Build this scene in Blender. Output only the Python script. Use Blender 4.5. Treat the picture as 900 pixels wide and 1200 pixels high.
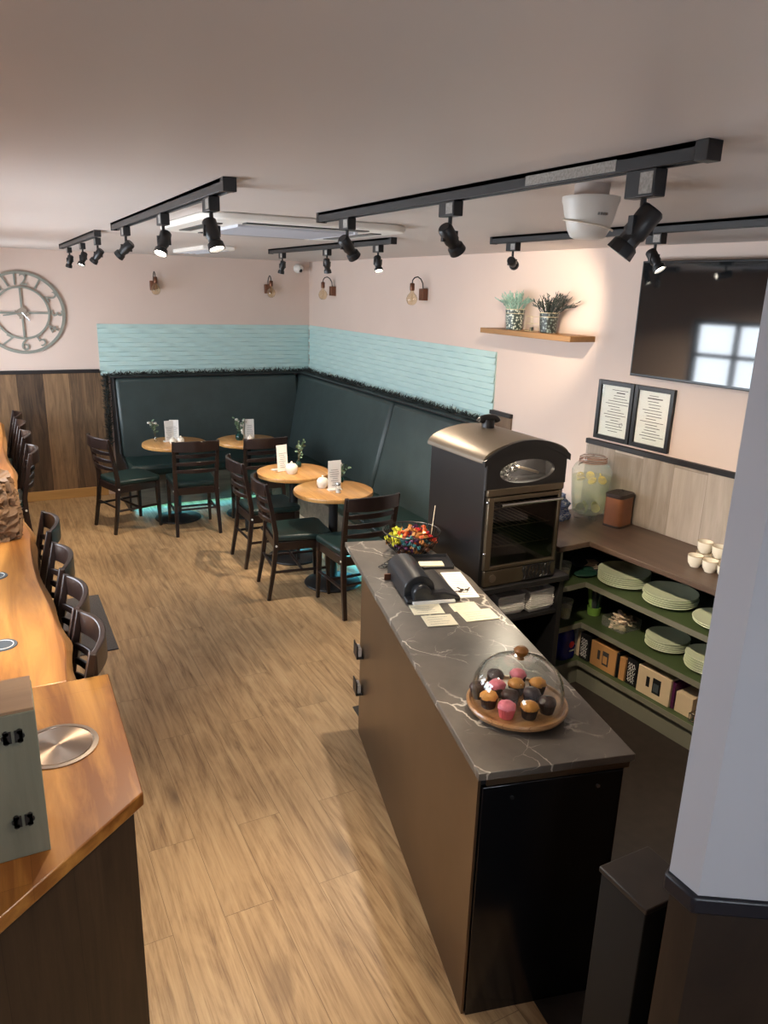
import bpy, bmesh, math, random
from mathutils import Vector, Matrix, Euler
random.seed(7)
PI = math.pi
for o in list(bpy.data.objects): bpy.data.objects.remove(o, do_unlink=True)
SC = bpy.context.scene
COL = SC.collection

# ------------------------------------------------------------------ camera
cam_d = bpy.data.cameras.new('camera'); cam = bpy.data.objects.new('camera', cam_d); COL.objects.link(cam)
rt = Vector((0.88805781, -0.45881233, 0.02906141)); up = Vector((0.10552771, 0.26496474, 0.95846627)); fw = Vector((0.44745639, 0.84810668, -0.28372142))
mw = Matrix((( rt.x, up.x, -fw.x, -3.3257), (rt.y, up.y, -fw.y, -8.2869), (rt.z, up.z, -fw.z, 2.2), (0, 0, 0, 1)))
cam.matrix_world = mw
cam_d.sensor_fit = 'VERTICAL'; cam_d.sensor_height = 24; cam_d.sensor_width = 18
cam_d.lens = 24 * 879.116 / 1200; cam_d.clip_start = 0.05
SC.camera = cam

# ------------------------------------------------------------------ world, exposure
SC.view_settings.view_transform = 'Standard'; SC.view_settings.look = 'None'
SC.view_settings.gamma = 1; SC.view_settings.use_curve_mapping = False
SC.view_settings.exposure = 1.34
SKY = 7.6            # daylight strength
SPOT = 30.0          # track spot power
world = bpy.data.worlds.new('world'); SC.world = world; world.use_nodes = True
bg = world.node_tree.nodes['Background']; bg.inputs[0].default_value = (0.86, 0.93, 1.0, 1); bg.inputs[1].default_value = SKY

XL, YF, H = -3.78, -9.3, 2.478
LEFT_WINDOWS = [(-1.9, -0.5), (-4.5, -3.05), (-5.95, -4.8)]
WZ0, WZ1 = 1.02, 2.0
ADDED_WINDOW = (-3.35, -2.65, 1.0, 1.8)  # unseen window added behind the camera, sized for the daylight it lets in
def portal(loc, rot, sx, sy):
    l = bpy.data.lights.new('daylight_portal', 'AREA'); l.shape = 'RECTANGLE'; l.size = sx; l.size_y = sy
    l.cycles.is_portal = True
    o = bpy.data.objects.new('daylight_portal', l); COL.objects.link(o); o.location = loc; o.rotation_euler = rot
for y0, y1 in LEFT_WINDOWS:
    portal((XL - 0.13, (y0 + y1) / 2, (WZ0 + WZ1) / 2), (0, -PI / 2, 0), WZ1 - WZ0, y1 - y0)
portal(((ADDED_WINDOW[0] + ADDED_WINDOW[1]) / 2, YF - 0.13, 1.4), (PI / 2, 0, 0), .75, .9)

# ------------------------------------------------------------------ materials
def srgb(r, g, b):
    f = lambda v: (v / 255 / 12.92) if v / 255 <= 0.04045 else ((v / 255 + 0.055) / 1.055) ** 2.4
    return (f(r), f(g), f(b), 1)
class NT:
    def __init__(s, name):
        s.m = bpy.data.materials.new(name); s.m.use_nodes = True; s.t = s.m.node_tree
        s.p = s.t.nodes['Principled BSDF']; s.out = s.t.nodes['Material Output']
    def n(s, typ, **kw):
        nd = s.t.nodes.new(typ)
        for k, v in kw.items():
            if k.startswith('i_'):
                k = k[2:]; k = int(k) if k.isdigit() else k.replace('_', ' ')
                if isinstance(v, bpy.types.NodeSocket): s.t.links.new(v, nd.inputs[k])
                else: nd.inputs[k].default_value = v
            else: setattr(nd, k, v)
        return nd
    def link(s, a, b): s.t.links.new(a, b)
    def coord(s, scale=(1, 1, 1), rot=(0, 0, 0), kind='Object'):
        tc = s.n('ShaderNodeTexCoord'); mp = s.n('ShaderNodeMapping')
        s.link(tc.outputs[kind], mp.inputs[0]); mp.inputs['Scale'].default_value = scale; mp.inputs['Rotation'].default_value = rot
        return mp.outputs[0]
    def noise(s, vec, scale=5, detail=4, rough=.55, dist=0):
        nd = s.n('ShaderNodeTexNoise'); s.link(vec, nd.inputs['Vector'])
        nd.inputs['Scale'].default_value = scale; nd.inputs['Detail'].default_value = detail
        nd.inputs['Roughness'].default_value = rough; nd.inputs['Distortion'].default_value = dist
        return nd.outputs['Fac']
    def ramp(s, fac, stops):
        nd = s.n('ShaderNodeValToRGB'); s.link(fac, nd.inputs[0]); e = nd.color_ramp.elements
        while len(e) < len(stops): e.new(0.5)
        for el, (p, c) in zip(e, stops): el.position = p; el.color = c
        return nd.outputs[0]
    def mix(s, fac, a, b, mode='MIX'):
        nd = s.n('ShaderNodeMix'); nd.data_type = 'RGBA'; nd.blend_type = mode
        for sock, v in ((nd.inputs[0], fac), (nd.inputs[6], a), (nd.inputs[7], b)):
            if isinstance(v, bpy.types.NodeSocket): s.link(v, sock)
            else: sock.default_value = v
        return nd.outputs[2]
    def math(s, op, a, b=0.5):
        nd = s.n('ShaderNodeMath'); nd.operation = op
        for sock, v in ((nd.inputs[0], a), (nd.inputs[1], b)):
            if isinstance(v, bpy.types.NodeSocket): s.link(v, sock)
            else: sock.default_value = v
        return nd.outputs[0]
    def bump(s, h, strength=.3, dist=.01):
        nd = s.n('ShaderNodeBump'); s.link(h, nd.inputs['Height']); nd.inputs['Strength'].default_value = strength
        nd.inputs['Distance'].default_value = dist; s.link(nd.outputs[0], s.p.inputs['Normal'])
    def base(s, v):
        if isinstance(v, bpy.types.NodeSocket): s.link(v, s.p.inputs['Base Color'])
        else: s.p.inputs['Base Color'].default_value = v
    def set(s, rough=None, metal=None, spec=None, coat=None):
        if rough is not None: s.p.inputs['Roughness'].default_value = rough
        if metal is not None: s.p.inputs['Metallic'].default_value = metal
        if spec is not None: s.p.inputs['Specular IOR Level'].default_value = spec
        if coat is not None: s.p.inputs['Coat Weight'].default_value = coat; s.p.inputs['Coat Roughness'].default_value = .15
        return s
def plain(name, col, rough=.5, metal=0, var=.08, scale=6, bump=0, spec=.5, stretch=(1, 1, 1), coat=0):
    t = NT(name); v = t.coord(stretch); f = t.noise(v, scale)
    d = tuple(c * (1 - var) for c in col[:3]) + (1,); l = tuple(min(1, c * (1 + var)) for c in col[:3]) + (1,)
    t.base(t.ramp(f, [(.3, d), (.7, l)])); t.set(rough, metal, spec, coat)
    if bump: t.bump(t.noise(v, scale * 8), bump, .004)
    return t.m
def woodmat(name, c1, c2, axis='x', scale=1.0, rough=.45, plank=0.0, coat=0, contrast=1.0):
    """stretched grain; plank = lamella width across the grain"""
    t = NT(name)
    st = {'x': (1.2, 14, 14), 'y': (14, 1.2, 14), 'z': (14, 14, 1.2)}[axis]
    v = t.coord(tuple(k * scale for k in st)); f = t.noise(v, 1.6, 7, .62, .6)
    v2 = t.coord(tuple(k * scale * .25 for k in st)); f2 = t.noise(v2, 1.3, 3, .5, 1.2)
    f = t.math('ADD', t.math('MULTIPLY', f, .6), t.math('MULTIPLY', f2, .4))
    w = .18 / contrast
    col = t.ramp(f, [(.5 - w, c1), (.5 + w, c2)])
    if plank:
        b = t.n('ShaderNodeTexBrick'); rot = {'x': (0, 0, 0), 'y': (0, 0, PI / 2), 'z': (PI / 2, 0, 0)}[axis]
        t.link(t.coord(rot=rot), b.inputs['Vector'])
        b.inputs['Color1'].default_value = (.72, .70, .68, 1); b.inputs['Color2'].default_value = (1, 1, 1, 1); b.inputs['Mortar'].default_value = (.5, .45, .4, 1)
        b.inputs['Scale'].default_value = 1; b.inputs['Mortar Size'].default_value = .0006
        b.inputs['Brick Width'].default_value = plank * 8; b.inputs['Row Height'].default_value = plank; b.offset = .37
        col = t.mix(1.0, col, b.outputs[0], 'MULTIPLY')
    t.base(col); t.set(rough, 0, .4, coat); t.bump(f, .12, .003)
    return t.m
def emit(name, col, s):
    t = NT(name); t.base((0.8, 0.8, 0.8, 1)); t.p.inputs['Emission Color'].default_value = col; t.p.inputs['Emission Strength'].default_value = s
    return t.m
def glass(name, tint=(1, 1, 1, 1), ior=1.45, rough=0.02, body=0.0, bodycol=(.8, .8, .8, 1), boost=1.0):
    t = NT(name); tr = t.n('ShaderNodeBsdfTransparent'); tr.inputs[0].default_value = tint
    gl = t.n('ShaderNodeBsdfGlossy'); gl.inputs['Roughness'].default_value = rough
    lw = t.n('ShaderNodeLayerWeight'); lw.inputs[0].default_value = .5
    f = t.math('MULTIPLY', t.math('ADD', t.math('MULTIPLY', t.math('POWER', lw.outputs['Facing'], 4.0), .75), .04 * (ior / 1.45) ** 2), boost)
    mx = t.n('ShaderNodeMixShader'); t.link(f, mx.inputs[0]); t.link(tr.outputs[0], mx.inputs[1]); t.link(gl.outputs[0], mx.inputs[2])
    last = mx.outputs[0]
    if body:
        df = t.n('ShaderNodeBsdfDiffuse'); df.inputs[0].default_value = bodycol
        m2 = t.n('ShaderNodeMixShader'); m2.inputs[0].default_value = body; t.link(last, m2.inputs[1]); t.link(df.outputs[0], m2.inputs[2]); last = m2.outputs[0]
    t.link(last, t.out.inputs[0]); return t.m

MT = {}
def floor_mat():
    t = NT('oak plank vinyl')
    b = t.n('ShaderNodeTexBrick'); t.link(t.coord(rot=(0, 0, PI / 2)), b.inputs['Vector'])
    b.inputs['Color1'].default_value = (0, 0, 0, 1); b.inputs['Color2'].default_value = (1, 1, 1, 1); b.inputs['Mortar'].default_value = (.5, .5, .5, 1)
    b.inputs['Scale'].default_value = 1; b.inputs['Mortar Size'].default_value = .0012; b.inputs['Brick Width'].default_value = 1.22; b.inputs['Row Height'].default_value = .185; b.offset = .37
    sep = t.n('ShaderNodeSeparateColor'); t.link(b.outputs[0], sep.inputs[0]); rnd = sep.outputs[0]
    # shift the grain per plank
    tc = t.n('ShaderNodeTexCoord'); cx = t.n('ShaderNodeCombineXYZ'); t.link(t.math('MULTIPLY', rnd, 7.3), cx.inputs[0]); t.link(t.math('MULTIPLY', rnd, 13.7), cx.inputs[1])
    va = t.n('ShaderNodeVectorMath'); va.operation = 'ADD'; t.link(tc.outputs['Object'], va.inputs[0]); t.link(cx.outputs[0], va.inputs[1])
    def mp(s):
        m = t.n('ShaderNodeMapping'); t.link(va.outputs[0], m.inputs[0]); m.inputs['Scale'].default_value = s; return m.outputs[0]
    g1 = t.noise(mp((26, .9, 1)), 1.5, 8, .66, 1.0); g2 = t.noise(mp((5, 1.1, 1)), 1.3, 5, .62, 2.6); g3 = t.noise(mp((90, 3, 1)), 2, 3, .6)
    f = t.math('ADD', t.math('MULTIPLY', g1, .5), t.math('ADD', t.math('MULTIPLY', g2, .35), t.math('MULTIPLY', g3, .15)))
    col = t.ramp(f, [(.33, srgb(92, 68, 46)), (.42, srgb(148, 118, 84)), (.52, srgb(180, 149, 110)), (.67, srgb(200, 172, 132))])
    k = t.noise(mp((7, 2.2, 1)), 1.1, 2, .4, .4); col = t.mix(t.ramp(k, [(.66, (0, 0, 0, 1)), (.76, (.45, .45, .45, 1))]), col, srgb(110, 84, 58))
    kn = t.n('ShaderNodeTexVoronoi'); t.link(mp((2.6, .9, 1)), kn.inputs['Vector']); kn.inputs['Scale'].default_value = 1.15
    near = t.ramp(kn.outputs['Distance'], [(.02, (.8, .8, .8, 1)), (.09, (.35, .35, .35, 1)), (.17, (0, 0, 0, 1))])
    col = t.mix(near, col, srgb(88, 64, 42))
    tone = t.ramp(rnd, [(0, (.92, .91, .90, 1)), (1, (1.0, 1.0, 1.0, 1))]); col = t.mix(1.0, col, tone, 'MULTIPLY')
    col = t.mix(t.math('MULTIPLY', b.outputs['Fac'], .55), col, srgb(70, 50, 32))
    t.base(col); t.set(.42, 0, .45); t.bump(f, .12, .003); return t.m
MT['floor'] = floor_mat()
MT['wall'] = plain('pale pink wall paint', srgb(217, 196, 183), .75, var=.02, scale=2, bump=.05)
MT['ceil'] = plain('satin ceiling paint', srgb(198, 187, 180), .42, var=.02, scale=2, spec=.4)
MT['greywall'] = plain('pale grey wall paint', srgb(184, 185, 192), .7, var=.02, scale=2)
MT['darkfloor'] = plain('dark brown vinyl', srgb(44, 36, 31), .5, var=.25, scale=18)
def plankwall(name, c1, c2, c3, w=.19, seam=.7):
    t = NT(name); b = t.n('ShaderNodeTexBrick'); t.link(t.coord(rot=(PI / 2, 0, PI / 2), kind='Object'), b.inputs['Vector'])
    # vertical boards: use x+y as the running coordinate
    tc = t.n('ShaderNodeTexCoord'); sp = t.n('ShaderNodeSeparateXYZ'); t.link(tc.outputs['Object'], sp.inputs[0])
    u = t.math('ADD', sp.outputs[0], sp.outputs[1]); cb = t.n('ShaderNodeCombineXYZ'); t.link(sp.outputs[2], cb.inputs[0]); t.link(u, cb.inputs[1])
    for l in list(b.inputs['Vector'].links): t.t.links.remove(l)
    t.link(cb.outputs[0], b.inputs['Vector'])
    b.inputs['Color1'].default_value = (0, 0, 0, 1); b.inputs['Color2'].default_value = (1, 1, 1, 1); b.inputs['Scale'].default_value = 1
    b.inputs['Mortar Size'].default_value = .0012; b.inputs['Brick Width'].default_value = 2.6; b.inputs['Row Height'].default_value = w
    sep = t.n('ShaderNodeSeparateColor'); t.link(b.outputs[0], sep.inputs[0])
    cz = t.n('ShaderNodeCombineXYZ'); t.link(t.math('MULTIPLY', u, 18), cz.inputs[0]); t.link(t.math('ADD', t.math('MULTIPLY', sp.outputs[2], 1.6), t.math('MULTIPLY', sep.outputs[0], 9)), cz.inputs[1])
    g = t.noise(cz.outputs[0], 1.2, 7, .65, .8)
    f = t.math('ADD', t.math('MULTIPLY', g, .65), t.math('MULTIPLY', sep.outputs[0], .35))
    col = t.ramp(f, [(.3, c1), (.5, c2), (.72, c3)])
    col = t.mix(t.math('MULTIPLY', b.outputs['Fac'], seam), col, tuple(k * .3 for k in c1[:3]) + (1,))
    t.base(col); t.set(.5, 0, .35); t.bump(g, .1, .003); return t.m
MT['wainscot'] = plankwall('dark rustic plank panelling', srgb(62, 48, 38), srgb(100, 79, 60), srgb(150, 118, 86), .24)
MT['greyplank'] = plankwall('pale grey plank panelling', srgb(140, 128, 116), srgb(168, 156, 144), srgb(188, 176, 164), .2, .25)
MT['darkplank'] = plankwall('dark walnut bar panelling', srgb(34, 25, 20), srgb(52, 39, 30), srgb(70, 54, 42), .3)
MT['boothbase'] = woodmat('grey washed wood', srgb(96, 90, 82), srgb(150, 142, 130), 'x', 1, .5)
MT['boothtrim'] = plain('grey white trim', srgb(190, 186, 176), .5)
MT['skirt'] = woodmat('oak skirting', srgb(170, 128, 74), srgb(204, 160, 100), 'x', .8, .45)
MT['blacktrim'] = plain('black painted trim', srgb(30, 26, 26), .45)
MT['navytrim'] = plain('black painted dado', srgb(22, 24, 34), .4)
MT['blackmetal'] = plain('black powder coat', srgb(28, 27, 28), .42, .0, var=.1)
MT['blackpost'] = plain('black lacquer', srgb(7, 7, 7), .7, var=.1)
MT['chairwood'] = woodmat('dark walnut chair wood', srgb(30, 19, 16), srgb(46, 31, 26), 'z', 1, .32, coat=.25)
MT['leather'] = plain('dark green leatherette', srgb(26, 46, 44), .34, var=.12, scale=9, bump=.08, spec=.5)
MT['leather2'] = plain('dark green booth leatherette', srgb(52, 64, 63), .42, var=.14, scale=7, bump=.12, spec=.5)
MT['cap'] = plain('white screw cap', srgb(220, 220, 215), .4)
MT['tabletop'] = woodmat('butcher block table top', srgb(178, 124, 66), srgb(222, 172, 106), 'y', 1, .3, .055, coat=.3)
MT['barwood'] = woodmat('oiled golden bar wood', srgb(122, 74, 30), srgb(190, 136, 68), 'y', .6, .32, .28, coat=.25, contrast=1.7)
MT['liveedge'] = woodmat('live edge slab wood', srgb(124, 74, 32), srgb(190, 130, 64), 'y', .5, .34, coat=.25, contrast=1.7)
MT['bark'] = woodmat('sapwood slab edge', srgb(92, 60, 34), srgb(168, 122, 68), 'y', .8, .6)
MT['barlip'] = woodmat('dark bar edge', srgb(84, 48, 26), srgb(120, 72, 36), 'x', .8, .4)
MT['shelfwood'] = woodmat('oak shelf', srgb(128, 92, 54), srgb(164, 122, 76), 'y', .8, .45)
MT['trayw'] = woodmat('acacia tray wood', srgb(138, 92, 54), srgb(204, 158, 108), 'x', 1.4, .3, .05, coat=.4)
MT['knob'] = woodmat('wooden knob', srgb(110, 68, 30), srgb(150, 100, 52), 'z', 2, .3)
def marble():
    t = NT('dark marble laminate'); v = t.coord((1, 1, 1), (0, 0, -.55))
    nz = t.n('ShaderNodeTexNoise'); t.link(v, nz.inputs['Vector']); nz.inputs['Scale'].default_value = 4; nz.inputs['Detail'].default_value = 5
    sc = t.n('ShaderNodeVectorMath'); sc.operation = 'SCALE'; t.link(nz.outputs['Color'], sc.inputs[0]); sc.inputs['Scale'].default_value = .22
    ad = t.n('ShaderNodeVectorMath'); ad.operation = 'ADD'; t.link(v, ad.inputs[0]); t.link(sc.outputs[0], ad.inputs[1])
    def vein(scale, stretch, width, soft):
        mp = t.n('ShaderNodeMapping'); t.link(ad.outputs[0], mp.inputs[0]); mp.inputs['Scale'].default_value = stretch
        vo = t.n('ShaderNodeTexVoronoi'); vo.feature = 'DISTANCE_TO_EDGE'; t.link(mp.outputs[0], vo.inputs['Vector']); vo.inputs['Scale'].default_value = scale
        return t.ramp(vo.outputs['Distance'], [(width, (1, 1, 1, 1)), (width + soft, (0, 0, 0, 1))])
    a = vein(3.6, (1.5, .5, 1), .004, .012); c = vein(8, (.7, 1.3, 1), .003, .010)
    m1 = t.ramp(t.noise(v, 3.5, 3), [(.42, (0, 0, 0, 1)), (.58, (1, 1, 1, 1))]); m2 = t.ramp(t.noise(v, 6, 3), [(.5, (0, 0, 0, 1)), (.66, (.6, .6, .6, 1))])
    k = t.mix(1.0, t.mix(1.0, a, m1, 'MULTIPLY'), t.mix(1.0, c, m2, 'MULTIPLY'), 'ADD')
    base = t.ramp(t.noise(v, 5, 6, .6), [(.3, srgb(82, 75, 68)), (.7, srgb(106, 98, 89))])
    t.base(t.mix(k, base, srgb(205, 196, 182))); t.set(.36, 0, .45); return t.m
MT['marble'] = marble()
MT['backtop'] = woodmat('dark brown worktop', srgb(74, 58, 48), srgb(104, 84, 70), 'y', .6, .4)
MT['bronze'] = plain('brushed bronze laminate', srgb(112, 92, 72), .3, .75, var=.12, scale=3)
MT['blackgloss'] = plain('black gloss panel', srgb(12, 12, 15), .16, var=.1, spec=.6)
MT['green'] = plain('olive green shelf paint', srgb(66, 80, 48), .5, var=.06)
MT['greenedge'] = plain('grey green shelf edge', srgb(118, 116, 100), .5, var=.05)
MT['plate'] = plain('mint green glazed plate', srgb(220, 228, 194), .28, var=.04, spec=.5)
MT['ovenblack'] = plain('black enamel', srgb(24, 23, 24), .32, .1, var=.1)
MT['ovenroof'] = plain('black satin hood', srgb(104, 94, 82), .42, .6, var=.06)
MT['brass'] = plain('aged brass trim', srgb(112, 100, 84), .3, .85, var=.15)
MT['steel'] = plain('brushed steel', srgb(160, 146, 132), .28, .95, var=.06)
def turned():
    t = NT('turned steel'); t.base(srgb(150, 132, 116)); t.set(.36, 1.0); t.p.inputs['Anisotropic'].default_value = .85
    tg = t.n('ShaderNodeTangent'); tg.direction_type = 'RADIAL'; tg.axis = 'Z'; t.link(tg.outputs[0], t.p.inputs['Tangent']); return t.m
MT['turned'] = turned()
MT['chrome'] = plain('polished chrome', srgb(210, 210, 210), .12, 1.0, var=.02)
MT['ovenglass'] = glass('smoked oven glass', (.62, .6, .57, 1), 1.5, .03)
MT['clearglass'] = glass('clear glass', (.97, .98, .97, 1), 1.45, .02, boost=1.3)
MT['windowglass'] = glass('window glass', (.98, .99, 1, 1), 1.45, .0)
MT['frost'] = glass('ribbed jug glass', (.94, .96, .93, 1), 1.45, .08, .16, (.75, .8, .74, 1))
MT['water'] = glass('lemon water', (.93, .95, .82, 1), 1.2, .02, .12, (.82, .82, .6, 1))
MT['amber'] = glass('amber bulb glass', (.95, .87, .74, 1), 1.45, .03, .05, (.85, .7, .45, 1), 1.8)
MT['copper'] = plain('aged copper', srgb(110, 72, 54), .35, .8)
MT['sconcebox'] = woodmat('reddish wood block', srgb(96, 58, 40), srgb(128, 82, 58), 'z', 2, .5)
MT['white'] = plain('white plastic', srgb(228, 224, 216), .4, var=.02)
MT['whitecer'] = plain('white glazed china', srgb(236, 228, 212), .2, var=.02)
MT['gold'] = plain('gold trim', srgb(190, 150, 80), .3, .8)
MT['paper'] = plain('white paper', srgb(246, 244, 238), .7, var=.02)
MT['cream'] = plain('cream paper slip', srgb(236, 226, 196), .7, var=.02)
MT['ink'] = plain('grey print', srgb(150, 146, 142), .8)
MT['inkd'] = plain('dark print', srgb(50, 48, 50), .8)
MT['sticker'] = plain('grey printed sticker', srgb(150, 145, 138), .5, var=.3, scale=160)
MT['foam'] = plain('white foam', srgb(246, 243, 236), .75, var=.02)
MT['screen'] = plain('dark television glass', srgb(26, 28, 30), .05, var=.05, spec=.8)
MT['bezel'] = plain('black bezel', srgb(12, 12, 13), .3)
MT['clock'] = plain('grey green painted metal', srgb(140, 142, 132), .5, .2)
MT['kraft'] = plain('brown kraft paper', srgb(104, 76, 50), .8, var=.15, scale=9, bump=.5)
MT['card'] = plain('brown cardboard', srgb(180, 132, 80), .75, var=.06)
MT['cardlight'] = plain('pale cardboard', srgb(206, 184, 150), .75, var=.05)
MT['blackcard'] = plain('black printed card', srgb(22, 21, 24), .5)
MT['tan'] = plain('tan leather', srgb(124, 76, 48), .42, var=.15, scale=8, bump=.1)
MT['darkbrown'] = plain('dark brown leather', srgb(44, 34, 30), .4)
MT['till'] = plain('charcoal plastic', srgb(40, 40, 42), .3, var=.08)
MT['wire'] = plain('black wire', srgb(26, 24, 23), .4, .3)
MT['wirew'] = plain('cream wire', srgb(220, 205, 170), .5)
MT['bluebag'] = plain('deep blue packet', srgb(24, 30, 120), .25, var=.3, scale=14)
MT['redblob'] = plain('red print', srgb(210, 40, 50), .4)
def crisp():
    t = NT('blue and white crinkled bag'); f = t.noise(t.coord((3, 3, 9)), 4, 5, .7, 2)
    t.base(t.ramp(f, [(.38, srgb(225, 228, 234)), (.47, srgb(150, 168, 200)), (.53, srgb(40, 76, 150)), (.64, srgb(216, 220, 228))])); t.set(.25); t.bump(f, .6, .02); return t.m
MT['crisp'] = crisp()
MT['mat'] = plain('charcoal carpet mat', srgb(92, 90, 92), .95, var=.25, scale=120, bump=.3)
MT['darkleaf'] = plain('dark artificial foliage', srgb(40, 44, 40), .6, var=.4, scale=40)
MT['leaf'] = plain('grey green leaf', srgb(104, 128, 100), .55, var=.25, scale=30)
MT['paleleaf'] = plain('pale teal leaf', srgb(150, 186, 172), .55, var=.2, scale=30)
MT['darkwire'] = plain('dark teal twig', srgb(54, 62, 56), .55, var=.3, scale=30)
MT['stem'] = plain('brown stem', srgb(86, 74, 52), .7)
MT['flower'] = plain('white petal', srgb(222, 218, 208), .6)
MT['vase'] = glass('dark green vase glass', (.18, .34, .3, 1), 1.5, .03, .25, (.05, .14, .12, 1))
def mosaic(name, c1, c2):
    t = NT(name); vo = t.n('ShaderNodeTexVoronoi'); t.link(t.coord(), vo.inputs['Vector']); vo.inputs['Scale'].default_value = 62
    t.base(t.ramp(vo.outputs['Distance'], [(.32, c2), (.5, c1)])); t.set(.35); return t.m
MT['mosaic'] = mosaic('green white mosaic', srgb(52, 66, 60), srgb(196, 204, 192))
MT['mosaicd'] = mosaic('dark mosaic', srgb(40, 46, 44), srgb(120, 132, 126))
MT['pinkice'] = plain('pink icing', srgb(226, 120, 136), .5, var=.1, scale=60)
MT['orangeice'] = plain('caramel icing', srgb(206, 140, 62), .5, var=.12, scale=60)
MT['chocice'] = plain('chocolate', srgb(58, 36, 30), .35, var=.15, scale=50)
MT['pinkcase'] = plain('pink paper case', srgb(226, 92, 98), .6)
MT['choccase'] = plain('dark brown paper case', srgb(46, 28, 24), .5)
MT['lemon'] = plain('lemon slice', srgb(230, 196, 70), .4)
MT['copperwire'] = plain('rose copper', srgb(176, 128, 108), .3, .6)
for nm, rgb in (('yellow', (190, 184, 44)), ('red', (176, 36, 36)), ('orange', (208, 88, 40)), ('teal', (64, 126, 134)), ('purple', (84, 34, 70)), ('gold', (190, 130, 70)), ('brown', (92, 60, 44))):
    MT['sweet_' + nm] = plain(nm + ' foil', srgb(*rgb), .28, .15, var=.2, scale=50)
MT['lamp'] = emit('lit lamp face', (1, .9, .74, 1), 22)
MT['lampdim'] = emit('lamp face seen dim', (1, .86, .66, 1), 6)
MT['led'] = emit('teal led strip', (.10, .72, .95, 1), 26)
MT['leddim'] = emit('faint teal led strip', (.2, .8, .9, 1), 7)
MT['greybox'] = woodmat('grey washed box wood', srgb(104, 104, 90), srgb(128, 128, 112), 'z', .8, .5)
MT['boxtop'] = woodmat('brown box lid', srgb(132, 106, 82), srgb(156, 128, 100), 'x', .8, .45)
MT['greenplastic'] = plain('green plastic', srgb(120, 160, 70), .35)
MT['darkgreenplastic'] = plain('dark green plastic', srgb(30, 62, 50), .4)
MT['yellowcream'] = plain('pale yellow cream', srgb(228, 220, 150), .5)
MT['cup'] = glass('clear plastic cup', (.96, .96, .94, 1), 1.4, .1, .25, (.85, .85, .8, 1))
MT['stickpaper'] = plain('cream sachet', srgb(222, 200, 176), .6, var=.08, scale=40)
MT['clearbox'] = glass('clear plastic tub', (.86, .88, .84, 1), 1.4, .1, .08, (.7, .7, .65, 1))
MT['slate'] = plain('dark slate blue disc', srgb(70, 76, 80), .4)
MT['stub'] = woodmat('brown stub panel', srgb(96, 76, 58), srgb(128, 104, 82), 'z', .7, .5)
def tealmat():
    t = NT('teal painted wave panel'); f = t.noise(t.coord((1, 1, 6)), 3, 3)
    t.base(t.ramp(f, [(.3, srgb(182, 210, 207)), (.7, srgb(192, 218, 213))])); t.set(.45, 0, .4); return t.m
MT['teal'] = tealmat()

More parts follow.
